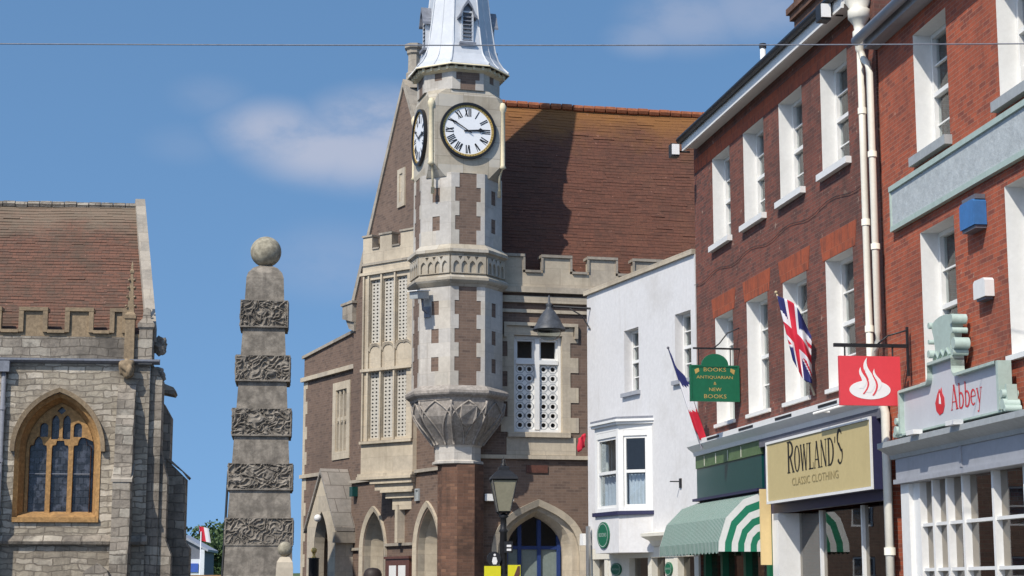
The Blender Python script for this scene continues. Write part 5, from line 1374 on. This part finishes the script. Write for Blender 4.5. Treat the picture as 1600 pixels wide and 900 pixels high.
hs.append([(-1.61, 5.25), (-1.52, 5.33), (-1.61, 5.42), (-1.7, 5.33)])
mb = MB(); mb.prism(G, tr, -.42, -.3, 0, None, hs); mb.build('tracery', ['ham_stone'], o)
glaze('leaded_glass', G, -2.34, -.88, 3.1, 5.6, -.38, o, 'leaded')
mb = MB()
for i in range(3): a, b = bars[i] + .04, bars[i + 1] - .04; mb.box(G, a, b, 3.98, 4.0, -.35, -.335)
mb.build('saddle_bar', ['lead_grey'], o)
# buttresses, pinnacles
def steps(W, u0, u1, prof, m=0):
    mb_ = MB(); mb_.prism(W.side(u0, 0, -1), prof, 0, -(u1 - u0), m); return mb_
steps(G, -.4, -.03, [(0, 0), (.62, 0), (.62, 2.3), (.5, 2.62), (.5, 3.8), (.36, 4.15), (.36, 5.0), (.24, 5.2), (.24, 5.5), (0, 5.9)]).build('buttress', ['church_ashlar'], K)
steps(G, -.43, .0, [(.0, 4.0), (.52, 3.78), (.52, 3.84), (.0, 4.2)]).build('buttress_weathering', ['grey_stone'], K)
steps(G, -4.2, -3.35, [(0, 0), (1.3, 0), (1.3, 2.6), (1.05, 3.0), (1.05, 4.6), (.5, 5.4), (0, 6.2)]).build('buttress', ['church_ashlar'], K)
GE = G.side(.25, 0, 1)
steps(GE, 0, 0, [(0, 0)]) if False else None
mb = MB(); mb.prism(G, [(-.15, 0), (1.1, 0), (1.1, 2.45), (.98, 2.62), (.98, 3.95), (.62, 4.3), (.62, 5.3), (.45, 5.6), (-.15, 6.2)], -1.75, -1.1); mb.build('buttress', ['church_ashlar'], K)
mb = MB(); mb.prism(G, [(.25, 5.86), (.66, 5.78), (.7, 5.84), (.66, 5.94), (.25, 6.1)], -1.78, -1.05); mb.build('buttress_weathering', ['church_ashlar'], K)
mb = MB(); mb.prism(G, [(.9, 4.1), (1.02, 3.95), (1.05, 4.0), (.6, 4.4), (.55, 4.36)], -1.78, -1.05); mb.build('buttress_weathering', ['church_ashlar'], K)
mb = MB(); mb.box(G, .24, .5, 0, 6.0, -.7, -.12); mb.prism(G, [(.24, 6.0), (.5, 6.0), (.24, 6.4)], -.7, -.12); mb.prism(G, [(.5, 0), (.78, 0), (.78, 2.3), (.66, 2.6), (.66, 3.9), (.5, 4.5)], -.62, -.2); mb.build('buttress', ['church_ashlar'], K)
q = G.pt(-.2, 0, .02); mb = MB()
a0 = math.atan2(G.n[1], G.n[0]) + math.pi / 4
mb.lathe(q.x, q.y, [(.15, 6.3), (.14, 7.25), (.17, 7.28), (.17, 7.36), (.1, 7.42), (.035, 8.25), (.06, 8.28), (.06, 8.33), (.025, 8.36), (.03, 8.45), (0, 8.55)], 4, a0, sm=False)
for z, r in ((7.55, .13), (7.75, .11), (7.95, .09), (8.12, .075)):
    for k in range(4): a = a0 + k * math.pi / 2; mb.ball((q.x + r * math.cos(a), q.y + r * math.sin(a), z), .03, 0, 6)
mb.build('pinnacle', ['ham_grey'], K)
q = G.pt(.14, 0, -.05); mb = MB(); mb.lathe(q.x, q.y, [(.2, 6.3), (.2, 7.05), (.25, 7.1), (.25, 7.17), (.12, 7.3), (.1, 7.5), (0, 7.55)], 4, a0, sm=False); mb.build('corner_pier', ['church_ashlar'], K)
def grotesque(u, z, w, s, mat):
    m_ = MB(); rnd = random.Random(int(u * 100)); c_ = G.pt(u, z, w)
    v = bpy.data.meshes.new('x'); import bmesh
    bm = bmesh.new(); bmesh.ops.create_icosphere(bm, subdivisions=3, radius=s)
    for x in bm.verts:
        p = x.co.copy(); x.co *= 1 + .55 * noise.noise(p * 9) + .25 * noise.noise(p * 22); x.co.z *= 1.1
    for f in bm.faces: m_.poly([c_ + x.co for x in f.verts], 0, sm=True)
    bm.free(); bpy.data.meshes.remove(v); m_.build('grotesque', [mat], K)
grotesque(-.2, 6.2, .16, .17, 'ham_grey'); grotesque(.42, 6.75, -.3, .17, 'church_ashlar'); grotesque(.4, 6.15, -.5, .14, 'church_ashlar')
mb = MB(); q = G.pt(-2.78, 0, .09); mb.tube([(q.x, q.y, .0), (q.x, q.y, 6.28)], .05, 8); mb.box(G, -2.9, -2.66, 6.1, 6.33, .02, .2)
for z in (5.3, 4.2, 3.1, 2.0): mb.tube([(q.x, q.y, z), (q.x, q.y, z + .08)], .065, 8)
mb.build('downpipe', ['lead_grey'], K)
mb = MB(); mb.prism(G, [(-.95, 0), (-.3, 0), (-.3, 1.7), (-.4, 1.95), (-.6, 2.1), (-.85, 1.95), (-.95, 1.7)], .65, .95); mb.build('buttress_foot', ['church_ashlar'], K)
M_late = None

# ------------------------------------------------------------------ town pump obelisk
OC = (-3.91, 28.0)
S = thing('obelisk', 'tall grey stone obelisk with five carved bands and a ball finial', 'monument', (OC[0], OC[1], 0))
ph4 = R(-83) + math.pi / 4; s2 = math.sqrt(2)
mb = MB(); mb.lathe(OC[0], OC[1], [(.95 * s2, 0), (.95 * s2, .5), (.75 * s2, .55), (.75 * s2, 1.2), (.6 * s2, 1.3), (.57 * s2, 1.72), (.52 * s2, 1.8), (.5 * s2, 2.3), (.325 * s2, 5.6), (.29 * s2, 6.42), (.265 * s2, 6.5), (.19 * s2, 6.59), (.08 * s2, 6.65), (0, 6.66)], 4, ph4, sm=False)
mb.build('shaft', ['pump_stone'], S)
mb = MB(); mb.ball((OC[0], OC[1], 6.88), .245, 0, 28); mb.lathe(OC[0], OC[1], [(.1, 6.6), (.07, 6.68)], 12); mb.build('ball_finial', ['grey_stone_plain'], S)
def carve(x, z, sd):
    p = Vector((x * 7.6, z * 7.6, sd)); q = Vector((noise.noise(p * .8), noise.noise(p * .8 + Vector((9, 3, 1))), 0)) * 1.1
    n1 = noise.noise(p + q); n2 = noise.noise(p * 1.9 + q + Vector((4, 4, 4)))
    r1 = 1 - min(1, abs(n1) * 4.2); r2 = 1 - min(1, abs(n2) * 3.6)
    return max(r1, r2 * .8)
for bi, (z0, z1, hw) in enumerate(((5.62, 6.05, .37), (4.77, 5.18, .42), (3.92, 4.35, .455), (3.09, 3.5, .492), (2.25, 2.67, .515))):
    mb = MB(); nx_, nz_ = 84, 40
    for k in range(4):
        a = R(-83) + k * math.pi / 2; Wk = Wall(OC[0] + hw * math.cos(a), OC[1] + hw * math.sin(a), math.cos(a), math.sin(a))
        def cp(i, j):
            u = -hw + 2 * hw * i / nx_; z = z0 + (z1 - z0) * j / nz_
            m_ = min(i, nx_ - i, (j if j > 2 else 0), nz_ - j)
            d = (0 if m_ < 1 else -.035 + .05 * carve(u + k * 3 + bi * 7, z, k)) if m_ > 1 else 0
            return Wk.pt(u, z, d)
        P_ = [[cp(i, j) for j in range(nz_ + 1)] for i in range(nx_ + 1)]
        for i in range(nx_):
            for j in range(nz_): mb.poly([P_[i][j], P_[i + 1][j], P_[i + 1][j + 1], P_[i][j + 1]], sm=False)
    c8 = [Wall(OC[0], OC[1], math.cos(R(-83)), math.sin(R(-83))).pt(a * hw, 0, b * hw) for a, b in ((-1, 1), (1, 1), (1, -1), (-1, -1))]
    for z in (z0, z1): mb.poly([(p.x, p.y, z) for p in c8])
    mb.build('carved_band', ['pump_stone'], S)
mb = MB(); mb.tube([(OC[0] - .56, OC[1] - .05, 1.6), (OC[0] - .5, OC[1] - .05, 3.4)], .02, 6); mb.build('cable', ['black_metal'], S)

# stone ball post and black post beside it
q = (-3.26, 26.0); S = thing('ball_post', 'short stone post topped with a grey ball before the obelisk', 'post', (q[0], q[1], 0))
mb = MB(); mb.lathe(q[0], q[1], [(.26, 0), (.26, .3), (.2, .34), (.17, 1.9), (.16, 1.98), (.1, 2.05), (0, 2.07)], 4, .9, sm=False); mb.build('shaft', ['cream_stone'], S)
mb = MB(); mb.ball((q[0], q[1], 2.165), .108, 0, 20); mb.build('ball', ['grey_stone_plain'], S)
q = (-3.28, 30.0); S = thing('black_post', 'slim black post with a small gold ball finial near the porch', 'post', (q[0], q[1], 0))
mb = MB(); mb.lathe(q[0], q[1], [(.13, 0), (.13, .2), (.09, .25), (.085, 2.08), (.1, 2.1), (0, 2.11)], 14); mb.build('shaft', ['black_metal'], S)
mb = MB(); mb.ball((q[0], q[1], 2.225), .05, 0, 14); mb.lathe(q[0], q[1], [(.05, 2.1), (.02, 2.14), (.03, 2.18)], 10); mb.build('finial', ['gold'], S)

# ------------------------------------------------------------------ street lamp
q = (-.155, 33.0); S = thing('street_lamp', 'black street lamp with a tapered glass lantern before the town hall', 'street lamp', (q[0], q[1], 0))
mb = MB(); mb.lathe(q[0], q[1], [(.2, 0), (.2, .15), (.14, .25), (.13, .9), (.08, 1.0), (.065, 2.6), (.085, 2.63), (.06, 2.68), (.055, 2.86), (.1, 2.9), (.03, 2.96)], 14); mb.build('pole', ['black_metal'], S)
mb = MB(); lf = Wall(q[0], q[1], 0.1, -1)
def ring4(r, z): return [lf.pt(a * r, z, b * r) for a, b in ((-1, 1), (1, 1), (1, -1), (-1, -1))]
for k in range(4):
    a, b = ring4(.115, 2.98)[k], ring4(.225, 3.56)[k]; mb.tube([a, b], .014, 6); mb.tube([ring4(.115, 2.98)[k], ring4(.115, 2.98)[(k + 1) % 4]], .014, 6); mb.tube([ring4(.225, 3.56)[k], ring4(.225, 3.56)[(k + 1) % 4]], .018, 6)
    mb.tube([(q[0], q[1], 2.86), ring4(.115, 2.98)[k]], .012, 6)
mb.build('lantern_frame', ['black_metal'], S)
mb = MB(); p, r_ = ring4(.11, 2.98), ring4(.218, 3.55)
for k in range(4): mb.poly([p[k], p[(k + 1) % 4], r_[(k + 1) % 4], r_[k]])
mb.build('lantern_glass', ['lamp_glass'], S)
mb = MB(); mb.lathe(q[0], q[1], [(.25 * s2, 3.57), (.24 * s2, 3.61), (.15 * s2, 3.7), (.1 * s2, 3.74), (.1 * s2, 3.79), (.07 * s2, 3.81), (.0, 3.82)], 4, math.atan2(lf.n[1], lf.n[0]) + math.pi / 4, sm=False); mb.lathe(q[0], q[1], [(.05, 3.8), (.06, 3.84), (.025, 3.87), (.04, 3.91), (.015, 3.94), (0, 3.99)], 10); mb.build('lantern_roof', ['black_metal'], S)
# signs strapped to it
LSg = (q[0] - .15, q[1], 1.75); S = thing('road_sign', 'yellow road sign plate with black stripes on the lamp post', 'road sign', LSg)
mb = MB(); mb.box(lf, -.36, -.06, 1.62, 2.0, .09, .11); mb.build('plate', ['yellow_sign'], S)
mb = MB(); mb.box(lf, .07, .3, 1.62, 2.02, .09, .11); mb.build('plate', ['yellow_sign'], S)
mb = MB(); mb.prism(lf, [(.1, 1.62), (.18, 1.62), (.29, 1.85), (.29, 2.0), (.25, 2.0)], .111, .114); mb.build('stripe', ['wood_brown'], S)
mb = MB(); mb.box(lf, -.36, .3, 1.8, 1.85, .0, .088); mb.build('strap', ['black_metal'], S)
S = thing('crossing_signal', 'small round black signal with white walking figure above the yellow sign', 'signal', (q[0] - .17, q[1], 2.1))
mb = MB(); mb.prism(lf, el(-.18, 2.13, .13, .13, 20), .02, .1); mb.box(lf, -.08, .0, 2.1, 2.15, .0, .06); mb.build('case', ['black_metal'], S)
mb = MB(); mb.prism(lf, el(-.17, 2.2, .022, .022, 10), .101, .104); mb.prism(lf, [(-.2, 2.16), (-.14, 2.16), (-.12, 2.08), (-.14, 2.03), (-.2, 2.03), (-.22, 2.08)], .101, .104); mb.build('figure_logo', ['sign_white'], S)
S = thing('traffic_camera', 'small black box with pale end on the lamp post', 'camera', (q[0] + .05, q[1], 2.25))
mb = MB(); mb.box(lf, .0, .15, 2.24, 2.44, .07, .2); mb.build('case', ['black_metal'], S); mb = MB(); mb.box(lf, .04, .12, 2.27, 2.31, .201, .21); mb.box(lf, .04, .12, 2.34, 2.38, .201, .21); mb.build('lens', ['sign_white'], S)

# floodlamp pair on the hall above the entrance
for u, lb in ((1.0, 'pale wall lamp over the entrance arch beside the turret pier'), (1.72, 'smaller pale wall lamp over the crown of the entrance arch')):
    pass
S = thing('wall_lamp', 'pale wall lamp over the entrance arch beside the lamp post', 'wall lamp', D.pt(.95, 3.6, 0))
mb = MB(); mb.box(D, .62, .95, 3.6, 3.76, .1, .3); mb.box(D, 1.18, 1.32, 3.6, 3.74, .1, .25); mb.build('case', ['white_paint'], S); mb = MB(); mb.box(D, .7, 1.28, 3.66, 3.7, .003, .098); mb.build('mount', ['lead_grey'], S)

# overhead cable
mb = MB(); n_ = 40
pts = [Vector((-14 + 20.2 * i / n_, 18.0, 7.315 - .0045 * (20.2 * i / n_) - .06 * (1 - (2 * i / n_ - 1) ** 2))) for i in range(n_ + 1)]
mb.tube(pts, .0075, 5); tag(mb.build('overhead_cable', ['lead_grey'], None, pts[0]), 'thin dark cable strung high across the street', 'cable')

# ------------------------------------------------------------------ far end of the street
S = thing('gabled_house', 'small distant gabled house with grey roof and blue board', 'house', (-31, 170, 0))
FH = Wall(-31, 170, .05, -1)
mb = MB(); mb.prism(FH, [(-3, 0), (2.1, 0), (2.1, 5.0), (-.3, 6.25), (-3, 4.9)], -8, 0, 0); mb.build('wall', ['far_slate'], S)
mb = MB(); mb.prism(FH, [(2.45, 4.8), (-.3, 6.25), (-.3, 6.5), (2.5, 5.0)], -8.3, .3); mb.prism(FH, [(-3.3, 4.7), (-.3, 6.25), (-.3, 6.5), (-3.3, 4.9)], -8.3, .3); mb.build('roof', ['far_slate_light'], S)
mb = MB(); mb.box(FH, -3, 2.1, 2.6, 4.1, .01, .2); mb.box(FH, 1.8, 2.15, 2.6, 5.0, .01, .25); mb.build('balcony', ['far_white'], S)
mb = MB(); mb.box(FH, -2.6, 1.6, 2.9, 3.7, .21, .3); mb.build('blue_board', ['far_blue'], S)
for u in (-1.6, -.2): mb = MB(); mb.box(FH, u, u + .8, 4.2, 5.2, .01, .06); mb.build('window', ['far_white'], S)
S = thing('reflection_terrace', 'unseen brick house row added behind the church for shop window reflections', 'house', (-25, 72, 0))  # unseen row, added to darken what the shop windows reflect
TH_ = Wall(-25, 72, .3, -1)
wins = [rectl(u, u + 1.0, z, z + 1.7) for u in (-8, -5.4, -2.8, -.2, 2.4, 5.0, 7.4) for z in (1.2, 4.2, 7.0)]
mb = MB(); mb.tess([rectl(-9, 9, 0, 9.6)] + wins, TH_, 0, 0)
for h in wins: mb.sides(TH_, h, 0, -.2, 0)
mb.box(TH_, -9, 9, 0, 9.6, -8, -.25); mb.build('wall', ['brown_brick'], S)
mb = MB(); mb.prism(TH_.side(-9.2, 0, -1), [(.3, 9.5), (-4, 12.6), (-8.3, 9.5), (-8.3, 9.62), (-4, 12.75), (.3, 9.65)], 0, -18.4); mb.build('roof', ['slate'], S)
for h in wins:
    mb = MB(); mb.frame(TH_, h[0][0] + .01, h[1][0] - .01, h[0][1] + .01, h[2][1] - .01, .08, -.18, -.08); mb.box(TH_, h[0][0] + .09, h[1][0] - .09, h[0][1] + .82, h[0][1] + .88, -.18, -.1); o_ = mb.build('window', ['white_paint'], S); glaze('pane', TH_, h[0][0] + .05, h[1][0] - .05, h[0][1] + .05, h[2][1] - .05, -.15, o_)
for u in (-6, 0, 6): mb = MB(); mb.box(TH_, u, u + 1.4, 11.5, 14, -4.5, -3.6); mb.build('chimney', ['dark_brick'], S)
S = thing('distant_flag', 'tiny red and white flag on a pole beyond the gabled house', 'flag', (-17.2, 100, 0))
mb = MB(); mb.tube([(-17.2, 100, 0), (-17.2, 100, 4.6)], .03, 6); mb.build('pole', ['far_white'], S)
mb = MB()
for i in range(6):
    for j in range(5):
        f = lambda i, j: Vector((-17.18 + .09 * i - .03 * j, 100 + .05 * math.sin(i), 4.1 + .16 * j - .02 * i)); mb.poly([f(i, j), f(i + 1, j), f(i + 1, j + 1), f(i, j + 1)], 0 if i < 3 else 1)
mb.build('cloth', ['flag_red', 'flag_white'], S)
mb = MB(); mb.box(FX, -20.5, -13.2, 0, 2.2, -95.5, -95); 
tag(mb.build('garden_wall', ['ham_stone'], None, (-17, 95, 0)), 'low ochre wall at the far end of the side street', 'wall')
def tree(x, y, h, r, seed, label, mat):
    S = thing('tree', label, 'tree', (x, y, 0), 'trees beyond the far houses'); rnd = random.Random(seed)
    m_ = MB(); m_.tube([(x, y, 0), (x + .1, y, h * .35), (x + .2, y, h * .7)], [r * .09, r * .06, r * .03], 7)
    for k in range(7):
        a = rnd.uniform(0, 6.28); m_.tube([(x + .1, y, h * rnd.uniform(.3, .5)), (x + r * .6 * math.cos(a), y + r * .6 * math.sin(a), h * rnd.uniform(.6, .85))], [r * .04, r * .015], 5)
    m_.build('trunk', ['bark'], S)
    m_ = MB(); cl = [(x + r * rnd.uniform(-.7, .7), y + r * rnd.uniform(-.7, .7), h * rnd.uniform(.4, .9), r * rnd.uniform(.3, .5)) for _ in range(14)]
    for i in range(2600):
        c_ = cl[rnd.randrange(14)]; d_ = Vector((rnd.gauss(0, 1), rnd.gauss(0, 1), rnd.gauss(0, 1))).normalized() * c_[3] * rnd.random() ** .45
        p = Vector(c_[:3]) + d_; s_ = r * .05 * rnd.uniform(.6, 1.5); a = Vector((rnd.gauss(0, 1), rnd.gauss(0, 1), rnd.gauss(0, 1))).normalized(); b = a.orthogonal().normalized()
        m_.poly([p + a * s_, p + b * s_ * .7, p - a * s_, p - b * s_ * .7])
    m_.build('crown', [mat], S)
for t in ((-46, 240, 8.6, 5, 1, 'dark rounded tree behind the roof of the far gabled house', 'leaf_dark'), (-36.5, 230, 7.6, 4.5, 2, 'paler green tree just past the far gabled house', 'leaf'), (-33.5, 200, 8.6, 4.2, 4, 'tall olive tree close against the base of the obelisk', 'leaf'),
          (-43, 215, 8.0, 4, 6, 'low dark tree between the church wall and the far house', 'leaf_dark'), (-30.5, 185, 6.2, 3, 8, 'short shrubby tree at the foot of the obelisk', 'leaf')): tree(*t)

# ------------------------------------------------------------------ passer-by, only the crown of the head shows
px_, py_ = -1.535, 20.0
S = thing('person', 'dark haired person in a dark coat walking below the arches', 'person', (px_, py_, 0))
def skin(name, joints, bones, mat, root=0, sub=2):
    me = bpy.data.meshes.new(name); me.from_pydata([tuple(Vector(j[:3]) ) for j in joints], bones, []); o = bpy.data.objects.new(name, me); COL.objects.link(o); o.parent = S
    sm = o.modifiers.new('skin', 'SKIN'); sm.use_smooth_shade = True
    for i, j in enumerate(joints):
        v = me.skin_vertices[0].data[i]; v.radius = (j[3], j[4] if len(j) > 4 else j[3]); v.use_root = (i == root)
    o.modifiers.new('sub', 'SUBSURF').levels = sub; o.modifiers['sub'].render_levels = sub; me.materials.append(M[mat]); ORG[o.name] = ORG[S.name]; return o
J = [(0, 0, 1.0, .15, .11), (0, 0, 1.25, .14, .1), (0, 0, 1.47, .16, .09), (0, 0, 1.57, .055), (0, -.02, 1.63, .07, .085), (0, -.02, 1.72, .085, .1), (0, -.01, 1.79, .055, .065),
     (-.19, 0, 1.47, .055), (-.25, .02, 1.2, .045), (-.26, -.06, .97, .035), (.19, 0, 1.47, .055), (.25, -.02, 1.2, .045), (.26, -.1, .97, .035),
     (-.09, 0, .92, .085), (-.1, -.06, .52, .06), (-.1, .06, .1, .042), (-.1, -.08, .04, .04), (.09, 0, .92, .085), (.1, .08, .52, .06), (.1, .2, .13, .042), (.1, .08, .04, .04)]
J += [(-.27, -.08, .88, .03, .018), (.27, -.12, .88, .03, .018)]
skin('body', J, [(0, 1), (1, 2), (2, 3), (3, 4), (4, 5), (5, 6), (2, 7), (7, 8), (8, 9), (9, 21), (2, 10), (10, 11), (11, 12), (12, 22), (0, 13), (13, 14), (14, 15), (15, 16), (0, 17), (17, 18), (18, 19), (19, 20)], 'skin')
skin('coat', [(0, 0, .8, .2, .15), (0, 0, 1.0, .175, .135), (0, 0, 1.25, .165, .12), (0, 0, 1.46, .18, .11), (-.2, 0, 1.46, .075), (-.26, .02, 1.2, .062), (-.265, -.06, .99, .052), (.2, 0, 1.46, .075), (.26, -.02, 1.2, .062), (.265, -.1, .99, .052)], [(0, 1), (1, 2), (2, 3), (3, 4), (4, 5), (5, 6), (3, 7), (7, 8), (8, 9)], 'coat', 1)
skin('trousers', [(0, 0, .95, .16, .12), (-.09, 0, .88, .1), (-.1, -.06, .52, .075), (-.1, .06, .12, .06), (.09, 0, .88, .1), (.1, .08, .52, .075), (.1, .2, .15, .06)], [(0, 1), (1, 2), (2, 3), (0, 4), (4, 5), (5, 6)], 'denim')
mb = MB()
mb.lathe(px_, py_, [(.098, 1.68), (.104, 1.73), (.1, 1.78), (.085, 1.815), (.055, 1.838), (0, 1.846)], 20); mb.build('hair', ['hair'], S)
mb = MB()
for sx in (-1, 1): mb.ball((px_ + sx * .032, py_ - .1, 1.705), .012, 0, 8)
mb.build('eye', ['sign_white'], S)

# ------------------------------------------------------------------ light, sky, camera
SUN_EL, SUN_AZ = 47.0, 35.0      # light travels towards +x, +y
sd = Vector((math.sin(R(SUN_AZ)) * math.cos(R(SUN_EL)), math.cos(R(SUN_AZ)) * math.cos(R(SUN_EL)), -math.sin(R(SUN_EL))))
l = bpy.data.lights.new('sun', 'SUN'); l.energy = 4.0; l.angle = R(.5); l.color = (1, .94, .84)
o = bpy.data.objects.new('sun', l); COL.objects.link(o); o.rotation_euler = sd.to_track_quat('-Z', 'Y').to_euler(); o.location = (0, 0, 60)

w = bpy.data.worlds.new('World'); scene.world = w; w.use_nodes = True
nt = w.node_tree; nt.nodes.clear()
out = N(nt, 'ShaderNodeOutputWorld'); bg = N(nt, 'ShaderNodeBackground'); nt.links.new(bg.outputs[0], out.inputs[0])
sky = N(nt, 'ShaderNodeTexSky'); sky.sky_type = 'NISHITA'; sky.sun_disc = False
sky.sun_elevation = R(SUN_EL); sky.sun_rotation = R(180 + SUN_AZ); sky.altitude = 60; sky.air_density = 1.0; sky.dust_density = .6; sky.ozone_density = 2.0
bg.inputs['Strength'].default_value = .15
tc = N(nt, 'ShaderNodeTexCoord')
up_ = N(nt, 'ShaderNodeVectorMath', operation='ADD'); up_.inputs[1].default_value = (0, 0, .34); nt.links.new(tc.outputs['Generated'], up_.inputs[0])
nm_ = N(nt, 'ShaderNodeVectorMath', operation='NORMALIZE'); nt.links.new(up_.outputs[0], nm_.inputs[0]); nt.links.new(nm_.outputs[0], sky.inputs[0])
# soft fair weather clouds: fractal noise kept to a few banks of sky
mp = N(nt, 'ShaderNodeMapping'); mp.inputs['Scale'].default_value = (1, 1, 1.9); nt.links.new(tc.outputs['Generated'], mp.inputs[0])
nz = noise_n(nt, mp.outputs[0], 20, 9, .58)
tot = None
for (c, rad, amt) in (((-0.073, 0.965, 0.252), 0.055, 1.0), ((-0.085, 0.968, 0.238), 0.06, 1.0), ((-0.106, 0.966, 0.238), 0.055, 1.0), ((-0.132, 0.96, 0.247), 0.045, 0.9), ((-0.117, 0.964, 0.241), 0.05, 0.9), ((-0.165, 0.95, 0.264), 0.03, 0.18), ((-0.18, 0.954, 0.238), 0.03, 0.12), ((0.098, 0.947, 0.307), 0.05, 0.5), ((0.133, 0.941, 0.311), 0.05, 0.5), ((0.074, 0.952, 0.298), 0.03, 0.4), ((-0.099, 0.979, 0.177), 0.06, 0.25), ((0.5, 0.8, 0.33), 0.25, 0.6), ((-0.6, 0.75, 0.3), 0.3, 0.7), ((-0.3, -0.8, 0.4), 0.4, 0.7)):
    cv = Vector(c).normalized()
    d_ = N(nt, 'ShaderNodeVectorMath', operation='SUBTRACT'); d_.inputs[1].default_value = cv; nt.links.new(tc.outputs['Generated'], d_.inputs[0])
    sc_ = N(nt, 'ShaderNodeVectorMath', operation='MULTIPLY'); sc_.inputs[1].default_value = (1, 1, 2.0); nt.links.new(d_.outputs[0], sc_.inputs[0])
    ln = N(nt, 'ShaderNodeVectorMath', operation='LENGTH'); nt.links.new(sc_.outputs[0], ln.inputs[0])
    mr = N(nt, 'ShaderNodeMapRange'); mr.inputs[1].default_value = rad; mr.inputs[2].default_value = rad * .15; mr.interpolation_type = 'SMOOTHSTEP'; nt.links.new(ln.outputs[1], mr.inputs[0])
    v = mult(nt, mr.outputs[0], amt)
    if tot is None: tot = v
    else:
        a_ = N(nt, 'ShaderNodeMath', operation='MAXIMUM'); nt.links.new(tot, a_.inputs[0]); nt.links.new(v, a_.inputs[1]); tot = a_.outputs[0]
f = mult(nt, ramp(nt, nz.outputs[0], .12, .58), tot)
f = mult(nt, f, .62)
sat = N(nt, 'ShaderNodeHueSaturation'); sat.inputs['Saturation'].default_value = 1.11; sat.inputs['Hue'].default_value = .493; sat.inputs['Value'].default_value = 1.12; nt.links.new(sky.outputs[0], sat.inputs['Color'])
col = mixc(nt, f, sat.outputs[0], (3.7, 3.7, 4.2))
nt.links.new(col, bg.inputs['Color'])

cam = bpy.data.cameras.new('camera'); co = bpy.data.objects.new('camera', cam); COL.objects.link(co); scene.camera = co
cam.sensor_width = 36; cam.lens = 36 * 2800 / 1600; cam.clip_start = .1; cam.clip_end = 3000
co.location = (0, 0, 1.65); co.rotation_euler = (math.pi / 2 + math.atan((915 - 450) / 2800), 0, 0)
vs = scene.view_settings; vs.view_transform = 'Standard'; vs.look = 'None'; vs.exposure = .15; vs.gamma = 1; vs.use_curve_mapping = False
scene.render.engine = 'CYCLES'; scene.cycles.max_bounces = 8; scene.cycles.transparent_max_bounces = 12
